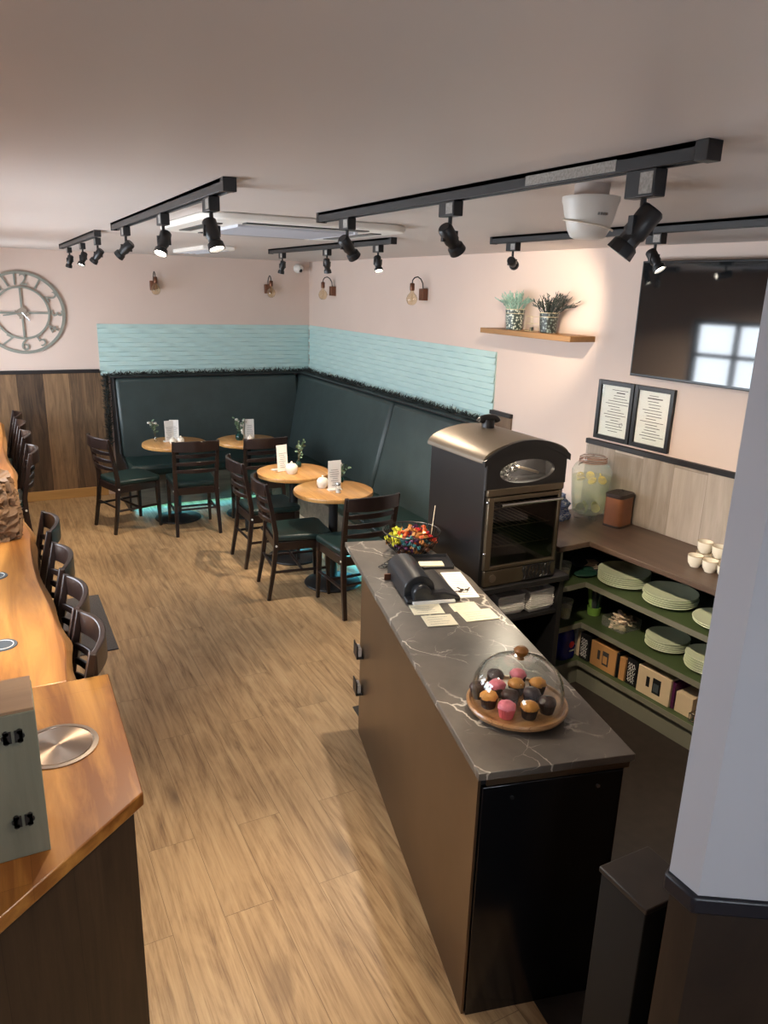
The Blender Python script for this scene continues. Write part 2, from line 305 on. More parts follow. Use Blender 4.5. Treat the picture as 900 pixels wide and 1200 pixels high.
# ------------------------------------------------------------------ mesh helpers
class MB:
    def __init__(s): s.bm = bmesh.new(); s.M = Matrix.Identity(4)
    def add(s, verts, faces, M=None):
        M = s.M @ M if M is not None else s.M
        vs = [s.bm.verts.new(M @ Vector(v)) for v in verts]
        for f in faces:
            try: s.bm.faces.new([vs[i] for i in f])
            except ValueError: pass
        return vs
    def box(s, c, d, rot=None):
        x, y, z = (k / 2 for k in d)
        v = [(-x, -y, -z), (x, -y, -z), (x, y, -z), (-x, y, -z), (-x, -y, z), (x, -y, z), (x, y, z), (-x, y, z)]
        M = Matrix.Translation(c)
        if rot: M = M @ Euler(rot).to_matrix().to_4x4()
        s.add(v, [(3, 2, 1, 0), (4, 5, 6, 7), (0, 1, 5, 4), (1, 2, 6, 5), (2, 3, 7, 6), (3, 0, 4, 7)], M); return s
    def bb(s, x0, x1, y0, y1, z0, z1): return s.box(((x0 + x1) / 2, (y0 + y1) / 2, (z0 + z1) / 2), (abs(x1 - x0), abs(y1 - y0), abs(z1 - z0)))
    def prism(s, pts, z0, z1, M=None):
        n = len(pts); v = [(p[0], p[1], z0) for p in pts] + [(p[0], p[1], z1) for p in pts]
        ar = sum(pts[i][0] * pts[(i + 1) % n][1] - pts[(i + 1) % n][0] * pts[i][1] for i in range(n))
        b, t = tuple(range(n)), tuple(range(n, 2 * n))
        if ar > 0: b = b[::-1]
        else: t = t[::-1]
        sd = [(i, (i + 1) % n, n + (i + 1) % n, n + i) for i in range(n)]
        if ar < 0: sd = [f[::-1] for f in sd]
        s.add(v, [b, t] + sd, M); return s
    def lathe(s, prof, seg=24, M=None, flute=0, nfl=0):
        v, f = [], []; rows = []
        for r, z in prof:
            if r < 1e-6: rows.append([len(v)]); v.append((0, 0, z)); continue
            row = []
            for k in range(seg):
                a = 2 * PI * k / seg; rr = r * (1 + flute * math.cos(nfl * a)) if flute else r
                row.append(len(v)); v.append((rr * math.cos(a), rr * math.sin(a), z))
            rows.append(row)
        for A, B in zip(rows, rows[1:]):
            for k in range(seg):
                k2 = (k + 1) % seg
                if len(A) == 1 and len(B) == 1: break
                if len(A) == 1: f.append((A[0], B[k2], B[k]))
                elif len(B) == 1: f.append((A[k], A[k2], B[0]))
                else: f.append((A[k], A[k2], B[k2], B[k]))
        if len(rows[0]) > 1: f.append(tuple(rows[0][::-1]))
        if len(rows[-1]) > 1: f.append(tuple(rows[-1]))
        s.add(v, f, M); return s
    def openlathe(s, prof, seg=24, M=None, flute=0, nfl=0):
        v, f = [], []
        for r, z in prof:
            for k in range(seg):
                a = 2 * PI * k / seg; rr = r * (1 + flute * math.cos(nfl * a)); v.append((rr * math.cos(a), rr * math.sin(a), z))
        for i in range(len(prof) - 1):
            for k in range(seg): f.append((i * seg + k, i * seg + (k + 1) % seg, (i + 1) * seg + (k + 1) % seg, (i + 1) * seg + k))
        s.add(v, f, M); return s
    def cyl(s, c, r, h, seg=20, rot=None, r2=None):
        M = Matrix.Translation(c)
        if rot: M = M @ Euler(rot).to_matrix().to_4x4()
        return s.lathe([(r, -h / 2), (r if r2 is None else r2, h / 2)], seg, M)
    def tube(s, pts, r, seg=8, closed=False, prof=None):
        """sweep a circle (or a profile of (u,v)) along points; r may be a list"""
        P = [Vector(p) for p in pts]; n = len(P); rings = []; v = []; f = []
        T = []
        for i in range(n):
            a = P[(i - 1) % n] if (closed or i > 0) else P[i]; b = P[(i + 1) % n] if (closed or i < n - 1) else P[i]
            T.append((b - a).normalized())
        ref = Vector((0, 0, 1)) if abs(T[0].z) < .9 else Vector((1, 0, 0))
        N = (ref - T[0] * ref.dot(T[0])).normalized()
        for i in range(n):
            N = (N - T[i] * N.dot(T[i]))
            N = N.normalized() if N.length > 1e-6 else T[i].orthogonal().normalized()
            B = T[i].cross(N); rr = r[i] if isinstance(r, (list, tuple)) else r
            sh = prof or [(math.cos(2 * PI * k / seg), math.sin(2 * PI * k / seg)) for k in range(seg)]
            ring = []
            for (u, w) in sh: ring.append(len(v)); v.append(P[i] + N * (u * rr) + B * (w * rr))
            rings.append(ring)
        m = len(rings[0])
        for i in range(n if closed else n - 1):
            A, Bq = rings[i], rings[(i + 1) % n]
            for k in range(m): f.append((A[k], A[(k + 1) % m], Bq[(k + 1) % m], Bq[k]))
        if not closed: f.append(tuple(rings[0][::-1])); f.append(tuple(rings[-1]))
        s.add(v, f); return s
    def sphere(s, c, r, seg=16, sc=(1, 1, 1), rings=10):
        pr = [(math.sin(PI * i / rings), -math.cos(PI * i / rings)) for i in range(rings + 1)]
        pr[0] = (0, -1); pr[-1] = (0, 1)
        M = Matrix.Translation(c) @ Matrix.Diagonal((r * sc[0], r * sc[1], r * sc[2], 1))
        return s.lathe(pr, seg, M)
    def leaf(s, base, direction, length, width, bend=.2, roll=0):
        d = Vector(direction).normalized(); sd = d.cross(Vector((0, 0, 1)))
        sd = sd.normalized() if sd.length > 1e-3 else Vector((1, 0, 0))
        sd = (Matrix.Rotation(roll, 3, d) @ sd); nn = sd.cross(d); b = Vector(base)
        pts = []
        for t, w in ((0, .12), (.3, .9), (.6, 1), (.85, .6), (1, .05)):
            c = b + d * length * t - nn * bend * length * t * t; pts += [c - sd * width * w / 2, c + sd * width * w / 2]
        s.add(pts, [(2 * i, 2 * i + 1, 2 * i + 3, 2 * i + 2) for i in range(4)]); return s
    def build(s, name, mat, parent=None, bevel=0, label=None, kind=None, loc=None, smooth=True, rz=0, sub=0):
        bmesh.ops.recalc_face_normals(s.bm, faces=s.bm.faces[:]) if sub >= 0 else None
        me = bpy.data.meshes.new(name); s.bm.to_mesh(me); s.bm.free()
        me.materials.append(MT[mat] if isinstance(mat, str) else mat)
        if smooth:
            me.polygons.foreach_set('use_smooth', [True] * len(me.polygons))
            me.set_sharp_from_angle(angle=math.radians(42))
        o = bpy.data.objects.new(name, me); COL.objects.link(o)
        if parent: o.parent = parent
        if loc: o.location = loc
        if rz: o.rotation_euler = (0, 0, rz)
        if bevel:
            m = o.modifiers.new('bevel', 'BEVEL'); m.width = bevel; m.segments = 2; m.limit_method = 'ANGLE'; m.angle_limit = math.radians(40); m.harden_normals = False
        if sub > 0:
            m = o.modifiers.new('subdivide', 'SUBSURF'); m.levels = sub; m.render_levels = sub
        if label: o['label'] = label
        if kind: o['kind'] = kind
        return o
def thing(name, label, cat, loc=(0, 0, 0), rz=0, group=None):
    o = bpy.data.objects.new(name, None); COL.objects.link(o); o.location = loc; o.rotation_euler = (0, 0, rz); o.empty_display_size = .1
    o['label'] = label; o['category'] = cat
    if group: o['group'] = group
    return o
def tag(o, label, cat, group=None, kind=None):
    o['label'] = label; o['category'] = cat
    if group: o['group'] = group
    if kind: o['kind'] = kind
    return o
def dup(root, loc, rz=0, label=None, group=None, scale=None):
    def cp(o, par):
        c = o.copy(); COL.objects.link(c); c.parent = par
        for ch in o.children: cp(ch, c)
        return c
    r = root.copy(); COL.objects.link(r); r.location = loc; r.rotation_euler = (0, 0, rz)
    if scale: r.scale = (scale,) * 3
    if label: r['label'] = label
    if group: r['group'] = group
    for ch in list(root.children): cp(ch, r)
    return r
def struct(mb, name, mat, parent=None, **kw): return mb.build(name, mat, parent, kind=None if parent else 'structure', **kw)
def text_verts(txt, size, depth, font_scale=1.0):
    cu = bpy.data.curves.new('t', 'FONT'); cu.body = txt; cu.size = size; cu.extrude = depth / 2; cu.align_x = 'CENTER'; cu.align_y = 'CENTER'
    ob = bpy.data.objects.new('t', cu); COL.objects.link(ob); bpy.context.view_layer.update()
    me = bpy.data.meshes.new_from_object(ob.evaluated_get(bpy.context.evaluated_depsgraph_get()))
    v = [tuple(q.co) for q in me.vertices]; f = [tuple(p.vertices) for p in me.polygons]
    bpy.data.objects.remove(ob, do_unlink=True); bpy.data.curves.remove(cu); bpy.data.meshes.remove(me)
    return v, f

# ------------------------------------------------------------------ room shell
A4 = math.radians(4); T0 = Vector((0, -4.73)); WD = Vector((math.sin(A4), -math.cos(A4))); WN = Vector((-math.cos(A4), -math.sin(A4)))
def tv(s, t): p = T0 + WD * s + WN * t; return (p.x, p.y)
TVROT = -PI / 2 + A4            # local +X runs along the television wall away from the corner, local +Y = out of the room
def tvM(): return Matrix.Translation((T0.x, T0.y, 0)) @ Matrix(((WD.x, -WN.x, 0, 0), (WD.y, -WN.y, 0, 0), (0, 0, 1, 0), (0, 0, 0, 1)))
def TV(mb=None):
    """mesh builder whose local x = along the wall, y = depth out of the wall into the room (positive), z = up"""
    mb = mb or MB(); mb.M = Matrix.Translation((T0.x, T0.y, 0)) @ Matrix(((WD.x, WN.x, 0, 0), (WD.y, WN.y, 0, 0), (0, 0, 1, 0), (0, 0, 0, 1))); return mb
struct(MB().bb(XL - .12, .6, YF - .12, .12, -.1, 0), 'floor', 'floor')
struct(MB().bb(XL - .12, .6, YF - .12, .12, H, H + .1), 'ceiling', 'ceil')
struct(MB().bb(XL - .12, .6, 0, .12, 0, H), 'wall_back', 'wall')
e = T0 + WD * 4.62
struct(MB().prism([(0, 0), (0, -4.73), (-.018, -4.735), (e.x - .018, e.y), (.62, e.y), (.62, 0)], 0, H), 'wall_right', 'wall')
w = MB(); prev = 0
for y0, y1 in LEFT_WINDOWS:
    w.bb(XL - .12, XL, y1, prev, 0, H); w.bb(XL - .12, XL, y0, y1, 0, WZ0); w.bb(XL - .12, XL, y0, y1, WZ1, H); prev = y0
w.bb(XL - .12, XL, YF - .12, prev, 0, H); struct(w, 'wall_left', 'wall')
x0, x1, z0, z1 = ADDED_WINDOW
w = MB(); w.bb(XL - .12, x0, YF - .12, YF, 0, H); w.bb(x1, .62, YF - .12, YF, 0, H); w.bb(x0, x1, YF - .12, YF, 0, z0); w.bb(x0, x1, YF - .12, YF, z1, H); struct(w, 'wall_front', 'greywall')
for i, (y0, y1) in enumerate(LEFT_WINDOWS):
    f = MB(); xx0, xx1 = XL - .09, XL - .03
    for ya, yb in ((y0, y0 + .05), (y1 - .05, y1), ((y0 * 2 + y1) / 3 - .02, (y0 * 2 + y1) / 3 + .02), ((y0 + y1 * 2) / 3 - .02, (y0 + y1 * 2) / 3 + .02)): f.bb(xx0, xx1, ya, yb, WZ0, WZ1)
    for za, zb in ((WZ0, WZ0 + .05), (WZ1 - .05, WZ1), (1.62, 1.66)): f.bb(xx0, xx1, y0, y1, za, zb)
    fo = struct(f, 'window_%d' % (i + 1), 'blacktrim')
    MB().bb(XL - .065, XL - .06, y0 + .04, y1 - .04, WZ0 + .04, WZ1 - .04).build('pane', 'windowglass', fo)
f = MB()
for xa, xb in ((x0, x0 + .05), (x1 - .05, x1), (-3.0, -2.96)): f.bb(xa, xb, YF - .09, YF - .03, z0, z1)
for za, zb in ((z0, z0 + .05), (z1 - .05, z1), (1.4, 1.43)): f.bb(x0, x1, YF - .09, YF - .03, za, zb)
fo = struct(f, 'window_4', 'blacktrim'); MB().bb(x0 + .04, x1 - .04, YF - .065, YF - .06, z0 + .04, z1 - .04).build('pane', 'windowglass', fo)  # frame and pane of the added, unseen window
struct(MB().prism([(-1.99, -7.02), (-1.75, -5.0), (-.3, -5.0), (.2, -8.2), (-1.99, -8.2)], 0, .003), 'floor_service', 'darkfloor')
# back wall panelling
struct(MB().bb(XL, -2.24, -.022, 0, .1, 1.265).bb(XL, -2.315, -.022, 0, 1.265, 1.3), 'trim_1', 'wainscot')
struct(MB().bb(XL, -2.32, -.034, 0, 1.3, 1.335), 'trim_2', 'blacktrim', bevel=.003)
struct(MB().bb(XL, -2.32, -.03, 0, 0, .1), 'baseboard_back', 'skirt', bevel=.003)
struct(MB().bb(-.014, 0, -3.93, -3.68, 0, 1.335), 'trim_3', 'stub')
struct(MB().bb(-.03, 0, -3.935, -3.68, 1.335, 1.365), 'trim_4', 'blacktrim', bevel=.003)
struct(TV().bb(.02, 3.0, .018, .034, .9, 1.318), 'trim_5', 'greyplank')
struct(TV().bb(.02, 3.0, .018, .048, 1.318, 1.348), 'trim_6', 'blacktrim', bevel=.003)
# pale grey wall end beside the camera
PC = [(-2.235, -7.475), (-2.235, -7.545), (-1.73, -7.86), (-1.5, -7.45), (-1.8, -7.3)]
def inset(pts, k):
    cx = sum(p[0] for p in pts) / len(pts); cy = sum(p[1] for p in pts) / len(pts)
    return [(cx + (p[0] - cx) * (1 - k), cy + (p[1] - cy) * (1 - k)) for p in pts]
struct(MB().prism(PC, 1.115, H), 'wall_stair', 'greywall')
struct(MB().prism(inset(PC, -.035), 1.075, 1.115), 'trim_7', 'navytrim', bevel=.006)
struct(MB().prism(inset(PC, .03), 0, 1.075), 'trim_8', 'darkplank')

# ------------------------------------------------------------------ teal wave panels
def wave_panel(L, h, nx, nz):
    """grid in x (along) and z, relief towards -y"""
    mb = MB(); v = []; f = []
    rows = 11
    for j in range(nz + 1):
        for i in range(nx + 1):
            x = L * i / nx; z = h * j / nz; r = z / h * rows
            k = math.floor(r - 1e-6); fr = r - k
            ph = 2 * PI * x / .30 + k * PI * .64
            amp = .12 + .88 * (.5 + .5 * math.sin(ph)) ** 1.4
            d = amp * min(1, fr / .12) * (1 - max(0, fr - .12) / .88) if 0 <= fr <= 1 else 0.0
            v.append((x, -.008 - .02 * max(0, d), z))
    for j in range(nz):
        for i in range(nx):
            a = j * (nx + 1) + i; f.append((a, a + 1, a + nx + 2, a + nx + 1))
    mb.add(v, f)
    mb.bb(0, L, -.007, 0, 0, h)
    return mb
o = wave_panel(2.3, .52, 200, 132).build('wave_panel', 'teal', loc=(-2.31, 0, 1.267), sub=-1); tag(o, 'pale teal wave wall panel above the far booth on the back wall', 'wall panel')
o = wave_panel(3.66, .52, 320, 132).build('wave_panel', 'teal', loc=(0, -.03, 1.267), rz=-PI / 2, sub=-1); tag(o, 'long pale teal wave wall panel on the right wall under two bulb sconces', 'wall panel')

# ------------------------------------------------------------------ booth
booth = thing('banquette', 'dark green leatherette L shaped booth along the back and right walls', 'booth', (0, 0, 0))
def slab(mb, a, b, depth_dir, y_bot, y_top, z0, z1, th):
    """slanted back slab from a to b (2d along wall), offsets from wall along depth_dir"""
    a, b, n = Vector(a), Vector(b), Vector(depth_dir); v = []
    for p in (a, b):
        for off, z in ((y_bot, z0), (y_top, z1)):
            for k in (0, th): q = p + n * (off - k); v.append((q.x, q.y, z))
    return mb.add(v, [(0, 1, 3, 2), (4, 6, 7, 5), (0, 2, 6, 4), (1, 5, 7, 3), (0, 4, 5, 1), (2, 3, 7, 6)])
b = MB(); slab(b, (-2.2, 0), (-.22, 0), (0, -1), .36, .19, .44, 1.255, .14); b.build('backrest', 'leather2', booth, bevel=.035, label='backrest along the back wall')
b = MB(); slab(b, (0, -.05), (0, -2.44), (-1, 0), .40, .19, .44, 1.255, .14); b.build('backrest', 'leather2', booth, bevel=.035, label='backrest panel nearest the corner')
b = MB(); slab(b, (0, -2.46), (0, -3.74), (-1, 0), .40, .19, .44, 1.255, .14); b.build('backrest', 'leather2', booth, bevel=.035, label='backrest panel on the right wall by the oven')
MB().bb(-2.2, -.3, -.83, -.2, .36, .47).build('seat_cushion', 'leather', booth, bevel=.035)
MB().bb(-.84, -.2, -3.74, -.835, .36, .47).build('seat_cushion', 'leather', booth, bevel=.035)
MB().bb(-2.2, -.76, -.77, -.74, .05, .37).build('base_panel', 'boothbase', booth, label='grey wood base panel')
MB().bb(-.79, -.76, -3.74, -.75, .05, .37).build('base_panel', 'boothbase', booth, label='grey wood base panel')
MB().bb(-.798, -.788, -3.74, -.78, .05, .085).build('base_trim', 'boothtrim', booth)
MB().bb(-2.2, -.79, -.6, -.56, 0, .36).bb(-.6, -.56, -3.7, -.6, 0, .36).build('plinth', 'blackmetal', booth)
b = MB(); b.M = Matrix(((0, 0, 1, 0), (1, 0, 0, 0), (0, 1, 0, 0), (0, 0, 0, 1)))
b.prism([(0, 0), (0, 1.27), (-.17, 1.27), (-.35, .5), (-.76, .43), (-.76, .0), (-.72, 0)], -2.22, -2.2); b.build('end_panel', 'blackmetal', booth, bevel=.004)
MB().bb(-2.235, 0, -.185, 0, 1.258, 1.272).bb(-.185, 0, -3.74, -.185, 1.258, 1.272).build('top_ledge', 'blackmetal', booth, bevel=.004)
MB().bb(-2.15, -.85, -.66, -.65, .03, .042).build('led_strip', 'leddim', booth, label='faint teal light strip under the far seat')
MB().bb(-.71, -.70, -3.7, -.8, .03, .042).build('led_strip', 'led', booth, label='glowing teal light strip under the right seat')
def garland(name, pts, label, n, hgt=.07):
    mb = MB(); seg = []
    for a, b2 in zip(pts, pts[1:]): seg.append((Vector(a), Vector(b2)))
    L = sum((q - p).length for p, q in seg)
    for _ in range(n):
        t = random.random() * L
        for p, q in seg:
            l = (q - p).length
            if t <= l: c = p.lerp(q, t / l); break
            t -= l
        c = c + Vector((random.uniform(-.02, .02), random.uniform(-.02, .02), random.uniform(-.005, .005)))
        d = Vector((random.uniform(-1, 1), random.uniform(-1, 1), random.uniform(.2, 1.0)))
        mb.leaf(c, d, hgt * random.uniform(.35, .95), .007, random.uniform(-.3, .5), random.random() * 6)
    mb.tube(pts, .006, 6)
    o = mb.build(name, 'darkleaf', smooth=False, sub=-1); tag(o, label, 'garland', kind='stuff'); return o
garland('leaf_garland', [(-2.25, -.085, 1.28), (-.08, -.085, 1.28)], 'dark leafy garland lying along the top of the far booth back', 750, .065)
garland('leaf_garland', [(-.085, -.1, 1.28), (-.085, -3.66, 1.28)], 'dark leafy garland along the top of the right wall booth back', 1150, .065)
garland('leaf_garland', [(-2.275, -.05, 1.27), (-2.27, -.06, .9), (-2.275, -.05, .52)], 'dark leafy garland hanging down the left end of the booth', 700, .06)

# ------------------------------------------------------------------ chairs
def chair(name, label, seat=.46, top=.88, cat='chair', group=None, w=.40):
    """faces +Y, origin on the floor under the seat centre"""
    t = thing(name, label, cat, (0, 0, 0), 0, group); hw = w / 2
    s = MB(); s.prism([(-hw + .01, -.19), (hw - .01, -.19), (hw + .012, .2), (hw - .03, .225), (-hw + .03, .225), (-hw - .012, .2)], seat - .02, seat + .028)
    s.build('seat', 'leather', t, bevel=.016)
    a = MB(); a.bb(-hw + .02, hw - .02, .175, .2, seat - .085, seat - .02); a.bb(-hw + .03, hw - .03, -.2, -.178, seat - .085, seat - .02)
    for sx in (-1, 1): a.box((sx * (hw - .018), 0, seat - .0525), (.022, .36, .065))
    a.build('seat_frame', 'chairwood', t, bevel=.003)
    for sx in (-1, 1):
        l = MB(); x = sx * (hw - .012)
        l.tube([(x + sx * .004, .2, 0), (x, .192, seat * .5), (x, .187, seat - .02)], [.014, .019, .022], prof=[(-.85, -.85), (.85, -.85), (.85, .85), (-.85, .85)]); l.build('leg', 'chairwood', t, bevel=.003)
    for sx in (-1, 1):
        l = MB(); x = sx * (hw - .018)
        pts = [(x + sx * .012, -.255, 0), (x + sx * .006, -.215, seat * .5), (x, -.195, seat - .05), (x, -.195, seat + .05), (x + sx * .006, -.222, (seat + top) / 2), (x + sx * .012, -.262, top - .005)]
        l.tube(pts, [.017, .02, .022, .022, .02, .016], prof=[(-.85, -.75), (.85, -.75), (.85, .75), (-.85, .75)]); lo = l.build('back_post', 'chairwood', t, bevel=.003)
        MB().cyl((x + sx * .021, -.195, seat - .045), .008, .006, 10, (0, PI / 2, 0)).build('screw_cap', 'cap', lo)
    def rail(z0, z1, y, bow, th, xw):
        mb = MB(); n = 10; v = []
        for i in range(n + 1):
            u = -1 + 2 * i / n; x = xw * u; yy = y - bow * (1 - u * u); dip = .012 * (1 - u * u)
            v += [(x, yy - th / 2, z0), (x, yy + th / 2, z0), (x, yy + th / 2, z1 + dip), (x, yy - th / 2, z1 + dip)]
        f = [(0, 1, 2, 3), tuple(4 * n + k for k in (3, 2, 1, 0))]
        for i in range(n):
            for k in range(4): f.append((4 * i + k, 4 * i + 4 + k, 4 * i + 4 + (k + 1) % 4, 4 * i + (k + 1) % 4))
        mb.add(v, f); return mb
    hb = top - seat
    rail(top - .095, top - .008, -.262, .055, .022, hw - .005).build('top_rail', 'chairwood', t, bevel=.004)
    for k in range(3):
        z = top - .155 - k * (hb - .16) * .27
        fr = (z - seat) / hb; rail(z, z + .026, -.205 - .05 * fr, .05, .014, hw - .018).build('slat', 'chairwood', t, bevel=.003)
    zs = seat * .46
    for sx in (-1, 1):
        MB().tube([(sx * (hw - .012), -.215, zs), (sx * (hw - .012), .192, zs)], .011, 8).build('stretcher', 'chairwood', t)
    MB().tube([(-hw + .012, 0, zs), (hw - .012, 0, zs)], .011, 8).build('stretcher', 'chairwood', t)
    MB().tube([(-hw + .012, -.214, zs + .03), (hw - .012, -.214, zs + .03)], .010, 8).build('stretcher', 'chairwood', t)
    return t
def place_by_rear(rx, ry, ang):      # rear leg midpoint and facing angle (0 = +Y, positive turns towards -X)
    fx, fy = -math.sin(ang), math.cos(ang); return (rx + fx * .25, ry + fy * .25, 0)
CG = 'dark wood dining chairs'
c0 = chair('dining_chair', 'dark wood chair at the far left end of the booth, back to the plank wall', group=CG)
spots = [(-2.52, -1.27, math.radians(-72), c0['label']),
         (-1.775, -1.74, math.radians(-3), 'dark wood chair with its back to us at the far left round table'),
         (-1.15, -1.80, math.radians(0), 'dark wood chair with its back to us at the corner table with the green vase'),
         (-1.645, -2.55, math.radians(-90), 'side-on dark wood chair, the farther of two in a row in the aisle'),
         (-1.66, -3.23, math.radians(-97), 'side-on dark wood chair, the nearer of two in a row in the aisle'),
         (-1.13, -3.95, math.radians(2), 'dark wood chair half hidden behind the marble counter end, back to us')]
for i, (rx, ry, an, lb) in enumerate(spots):
    p = place_by_rear(rx, ry, an)
    if i == 0: c0.location = p; c0.rotation_euler = (0, 0, an)
    else: dup(c0, p, an, lb)
SG = 'bar stools along the live edge bar'
s0 = chair('bar_stool', 'nearest dark wood bar stool, beside the round steel lid', .60, .985, 'stool', SG, .40)
st = [(-3.115, -5.585, 'nearest dark wood bar stool, its curved back by the angled bar end'), (-3.125, -5.17, 'second nearest dark wood bar stool along the live edge bar'), (-3.135, -4.70, 'third nearest dark wood bar stool along the live edge bar'),
      (-3.145, -4.12, 'fourth nearest bar stool, its shiny top rail catching window light, just past the paper bag'), (-3.125, -2.15, 'bar stool standing past the brown paper bag with three curved slats showing'),
      (-3.14, -1.5, 'third bar stool from the back wall... second of the far row past the paper bag'), (-3.15, -.95, 'bar stool second from the plank covered back wall'), (-3.16, -.42, 'bar stool nearest the plank covered back wall')]
for i, (bx, by, lb) in enumerate(st):
    lb = lb.replace('third bar stool from the back wall... second', 'dark bar stool, second')
    p = (bx - .26, by, 0); an = PI / 2
    if i == 0: s0.location = p; s0.rotation_euler = (0, 0, an); s0['label'] = lb
    else: dup(s0, p, an, lb)

# ------------------------------------------------------------------ round tables
def table(loc, label):
    t = thing('round_table', label, 'table', loc, 0, 'round wooden cafe tables')
    MB().lathe([(0, .715), (.285, .715), (.3, .722), (.302, .735), (.298, .748), (.29, .752), (0, .752)], 48).build('table_top', 'tabletop', t)
    MB().lathe([(.035, .02), (.035, .69)], 20).bb(-.12, .12, -.025, .025, .685, .714).bb(-.025, .025, -.12, .12, .685, .714).build('column', 'blackmetal', t)
    MB().lathe([(0, 0), (.215, 0), (.22, .008), (.215, .016), (.12, .026), (.05, .045), (0, .05)], 40).build('base', 'blackmetal', t)
    return t
TT = [(-1.83, -1.14), (-1.15, -1.24), (-1.19, -2.62), (-1.12, -3.28)]
t0 = table((TT[0][0], TT[0][1], 0), 'round wooden cafe table at the far left of the booth')
for (x, y), lb in zip(TT[1:], ('round wooden cafe table in the booth corner with a green vase on it', 'round wooden cafe table, third from the left, with a tilted menu card', 'round wooden cafe table nearest the marble counter')): dup(t0, (x, y, 0), 0, lb)
def menu(loc, rz, label, w=.085, h=.2, lean=.06, base=True):
    t = thing('menu_card', label, 'menu', loc, rz, 'menu cards on the tables')
    mb = MB(); mb.box((0, lean * h / 2, h / 2 + .004), (w, .003, h), (-lean, 0, 0)); mb.build('card', 'paper', t)
    MB().box((0, -.02 + lean, .004), (w, .05, .008)).build('foot', 'white', t)
    ink = MB()
    for k in range(8):
        z = h * (.68 - k * .075); ww = w * random.uniform(.4, .75)
        ink.box((random.uniform(-.05, .05) * w, lean * z - .0025, z + .004), (ww, .001, .003), (-lean, 0, 0))
    ink.build('print', 'ink', t); return t
TZ = .752
# table 1
m = menu((-1.87, -1.12, TZ), .15, 'white menu card standing on the far left round table'); menu((-1.82, -1.09, TZ), -.35, 'second white menu card, angled behind the first on the far left table')
menu((-1.11, -1.2, TZ), -.1, 'white menu card beside the green vase on the corner table', .09, .19)
menu((-1.28, -2.62, TZ), .25, 'tilted white menu card on the third round table', .1, .215, .1)
menu((-1.12, -3.3, TZ), .05, 'white menu card on the table nearest the marble counter', .105, .22, .02)
def pot(loc, label, r=.035, h=.06, mat='whitecer', cat='pot', name='sugar_pot', group=None):
    t = thing(name, label, cat, loc, 0, group)
    MB().lathe([(0, 0), (r * .7, 0), (r, h * .35), (r * .98, h * .7), (r * .7, h * .92), (r * .3, h), (0, h)], 24).build('body', mat, t)
    MB().sphere((0, 0, h + .006), .009, 10).build('knob', mat, t); return t
pot((-1.86, -1.21, TZ), 'small white lidded pot at the front of the far left table', .032, .055); pot((-1.79, -1.22, TZ), 'white lidded pot, right one of two on the far left table', .034, .062)
pot((-1.14, -1.31, TZ), 'small white lidded pot in front of the corner table menu', .03, .05)
pot((-1.235, -2.70, TZ), 'round white lidded pot in front of the tilted menu card', .05, .085)
pot((-1.175, -3.2, TZ), 'round white lidded pot behind the nearest menu card', .045, .08)
t = thing('salt_shaker', 'small glass salt shaker in front of the nearest menu card', 'shaker', (-1.13, -3.39, TZ))
MB().lathe([(0, 0), (.022, 0), (.024, .01), (.018, .05), (.016, .06)], 16).build('body', 'clearglass', t); MB().lathe([(0, .003), (.018, .003), (.016, .03), (0, .03)], 12).build('salt', 'white', t)
MB().lathe([(.017, .058), (.018, .07), (.012, .08), (0, .082)], 16).build('lid', 'chrome', t)
t = thing('candle', 'white pillar candle standing behind the green vase', 'candle', (-1.16, -1.13, TZ)); MB().lathe([(0, 0), (.02, 0), (.02, .15), (0, .15)], 16).build('wax', 'whitecer', t); MB().cyl((0, 0, .158), .0015, .016, 6).build('wick', 'inkd', t)
def sprig(loc, label, h, spread, n, leafm, vasemat='vase', vr=.035, vh=.07, flowers=0, dirx=0, seed=1):
    rnd = random.Random(seed); t = thing('sprig_vase', label, 'vase', loc)
    MB().lathe([(0, 0), (vr * .8, 0), (vr, vh * .25), (vr * .95, vh * .55), (vr * .45, vh * .8), (vr * .5, vh), (vr * .4, vh), (vr * .35, vh * .8), (vr * .8, vh * .5), (vr * .8, vh * .1), (0, vh * .06)], 20).build('vase', vasemat, t)
    st_, lf, fl = MB(), MB(), MB()
    for k in range(n):
        a = rnd.uniform(0, 2 * PI); r = spread * rnd.uniform(.3, 1); L = h * rnd.uniform(.7, 1)
        tip = Vector((r * math.cos(a) + dirx, r * math.sin(a), vh + L)); p0 = Vector((0, 0, vh * .3)); pm = p0.lerp(tip, .55) + Vector((-.2 * tip.x, -.2 * tip.y, .01))
        st_.tube([p0, pm, tip], [.002, .0018, .001], 5)
        for q in range(9):
            u = .35 + .65 * q / 8; c = p0.lerp(pm, u / .55) if u < .55 else pm.lerp(tip, (u - .55) / .45)
            lf.leaf(c, (rnd.uniform(-1, 1), rnd.uniform(-1, 1), rnd.uniform(-.1, .8)), rnd.uniform(.02, .034), .018, .15, rnd.uniform(0, 3))
        if k < flowers: fl.sphere(tip, .016, 8, (1, 1, .7), 6); fl.sphere(tip + Vector((.02, .01, -.02)), .012, 8, (1, 1, .7), 6)
    st_.build('stem', 'stem', t); lf.build('leaf', leafm, t, kind='stuff', sub=-1)
    if flowers: fl.build('flower', 'flower', t)
    return t
sprig((-1.985, -1.04, TZ), 'small vase of white flowers left of the menus on the far left table', .15, .05, 4, 'leaf', 'clearglass', .02, .05, 3, -.02, 3)
sprig((-1.22, -1.22, TZ), 'dark green glass vase of leafy sprigs on the corner table', .13, .06, 6, 'leaf', 'vase', .04, .085, 2, 0, 5)
sprig((-1.10, -2.50, TZ), 'eucalyptus sprig vase behind the tilted menu card', .16, .04, 5, 'leaf', 'vase', .025, .06, 0, .03, 8)
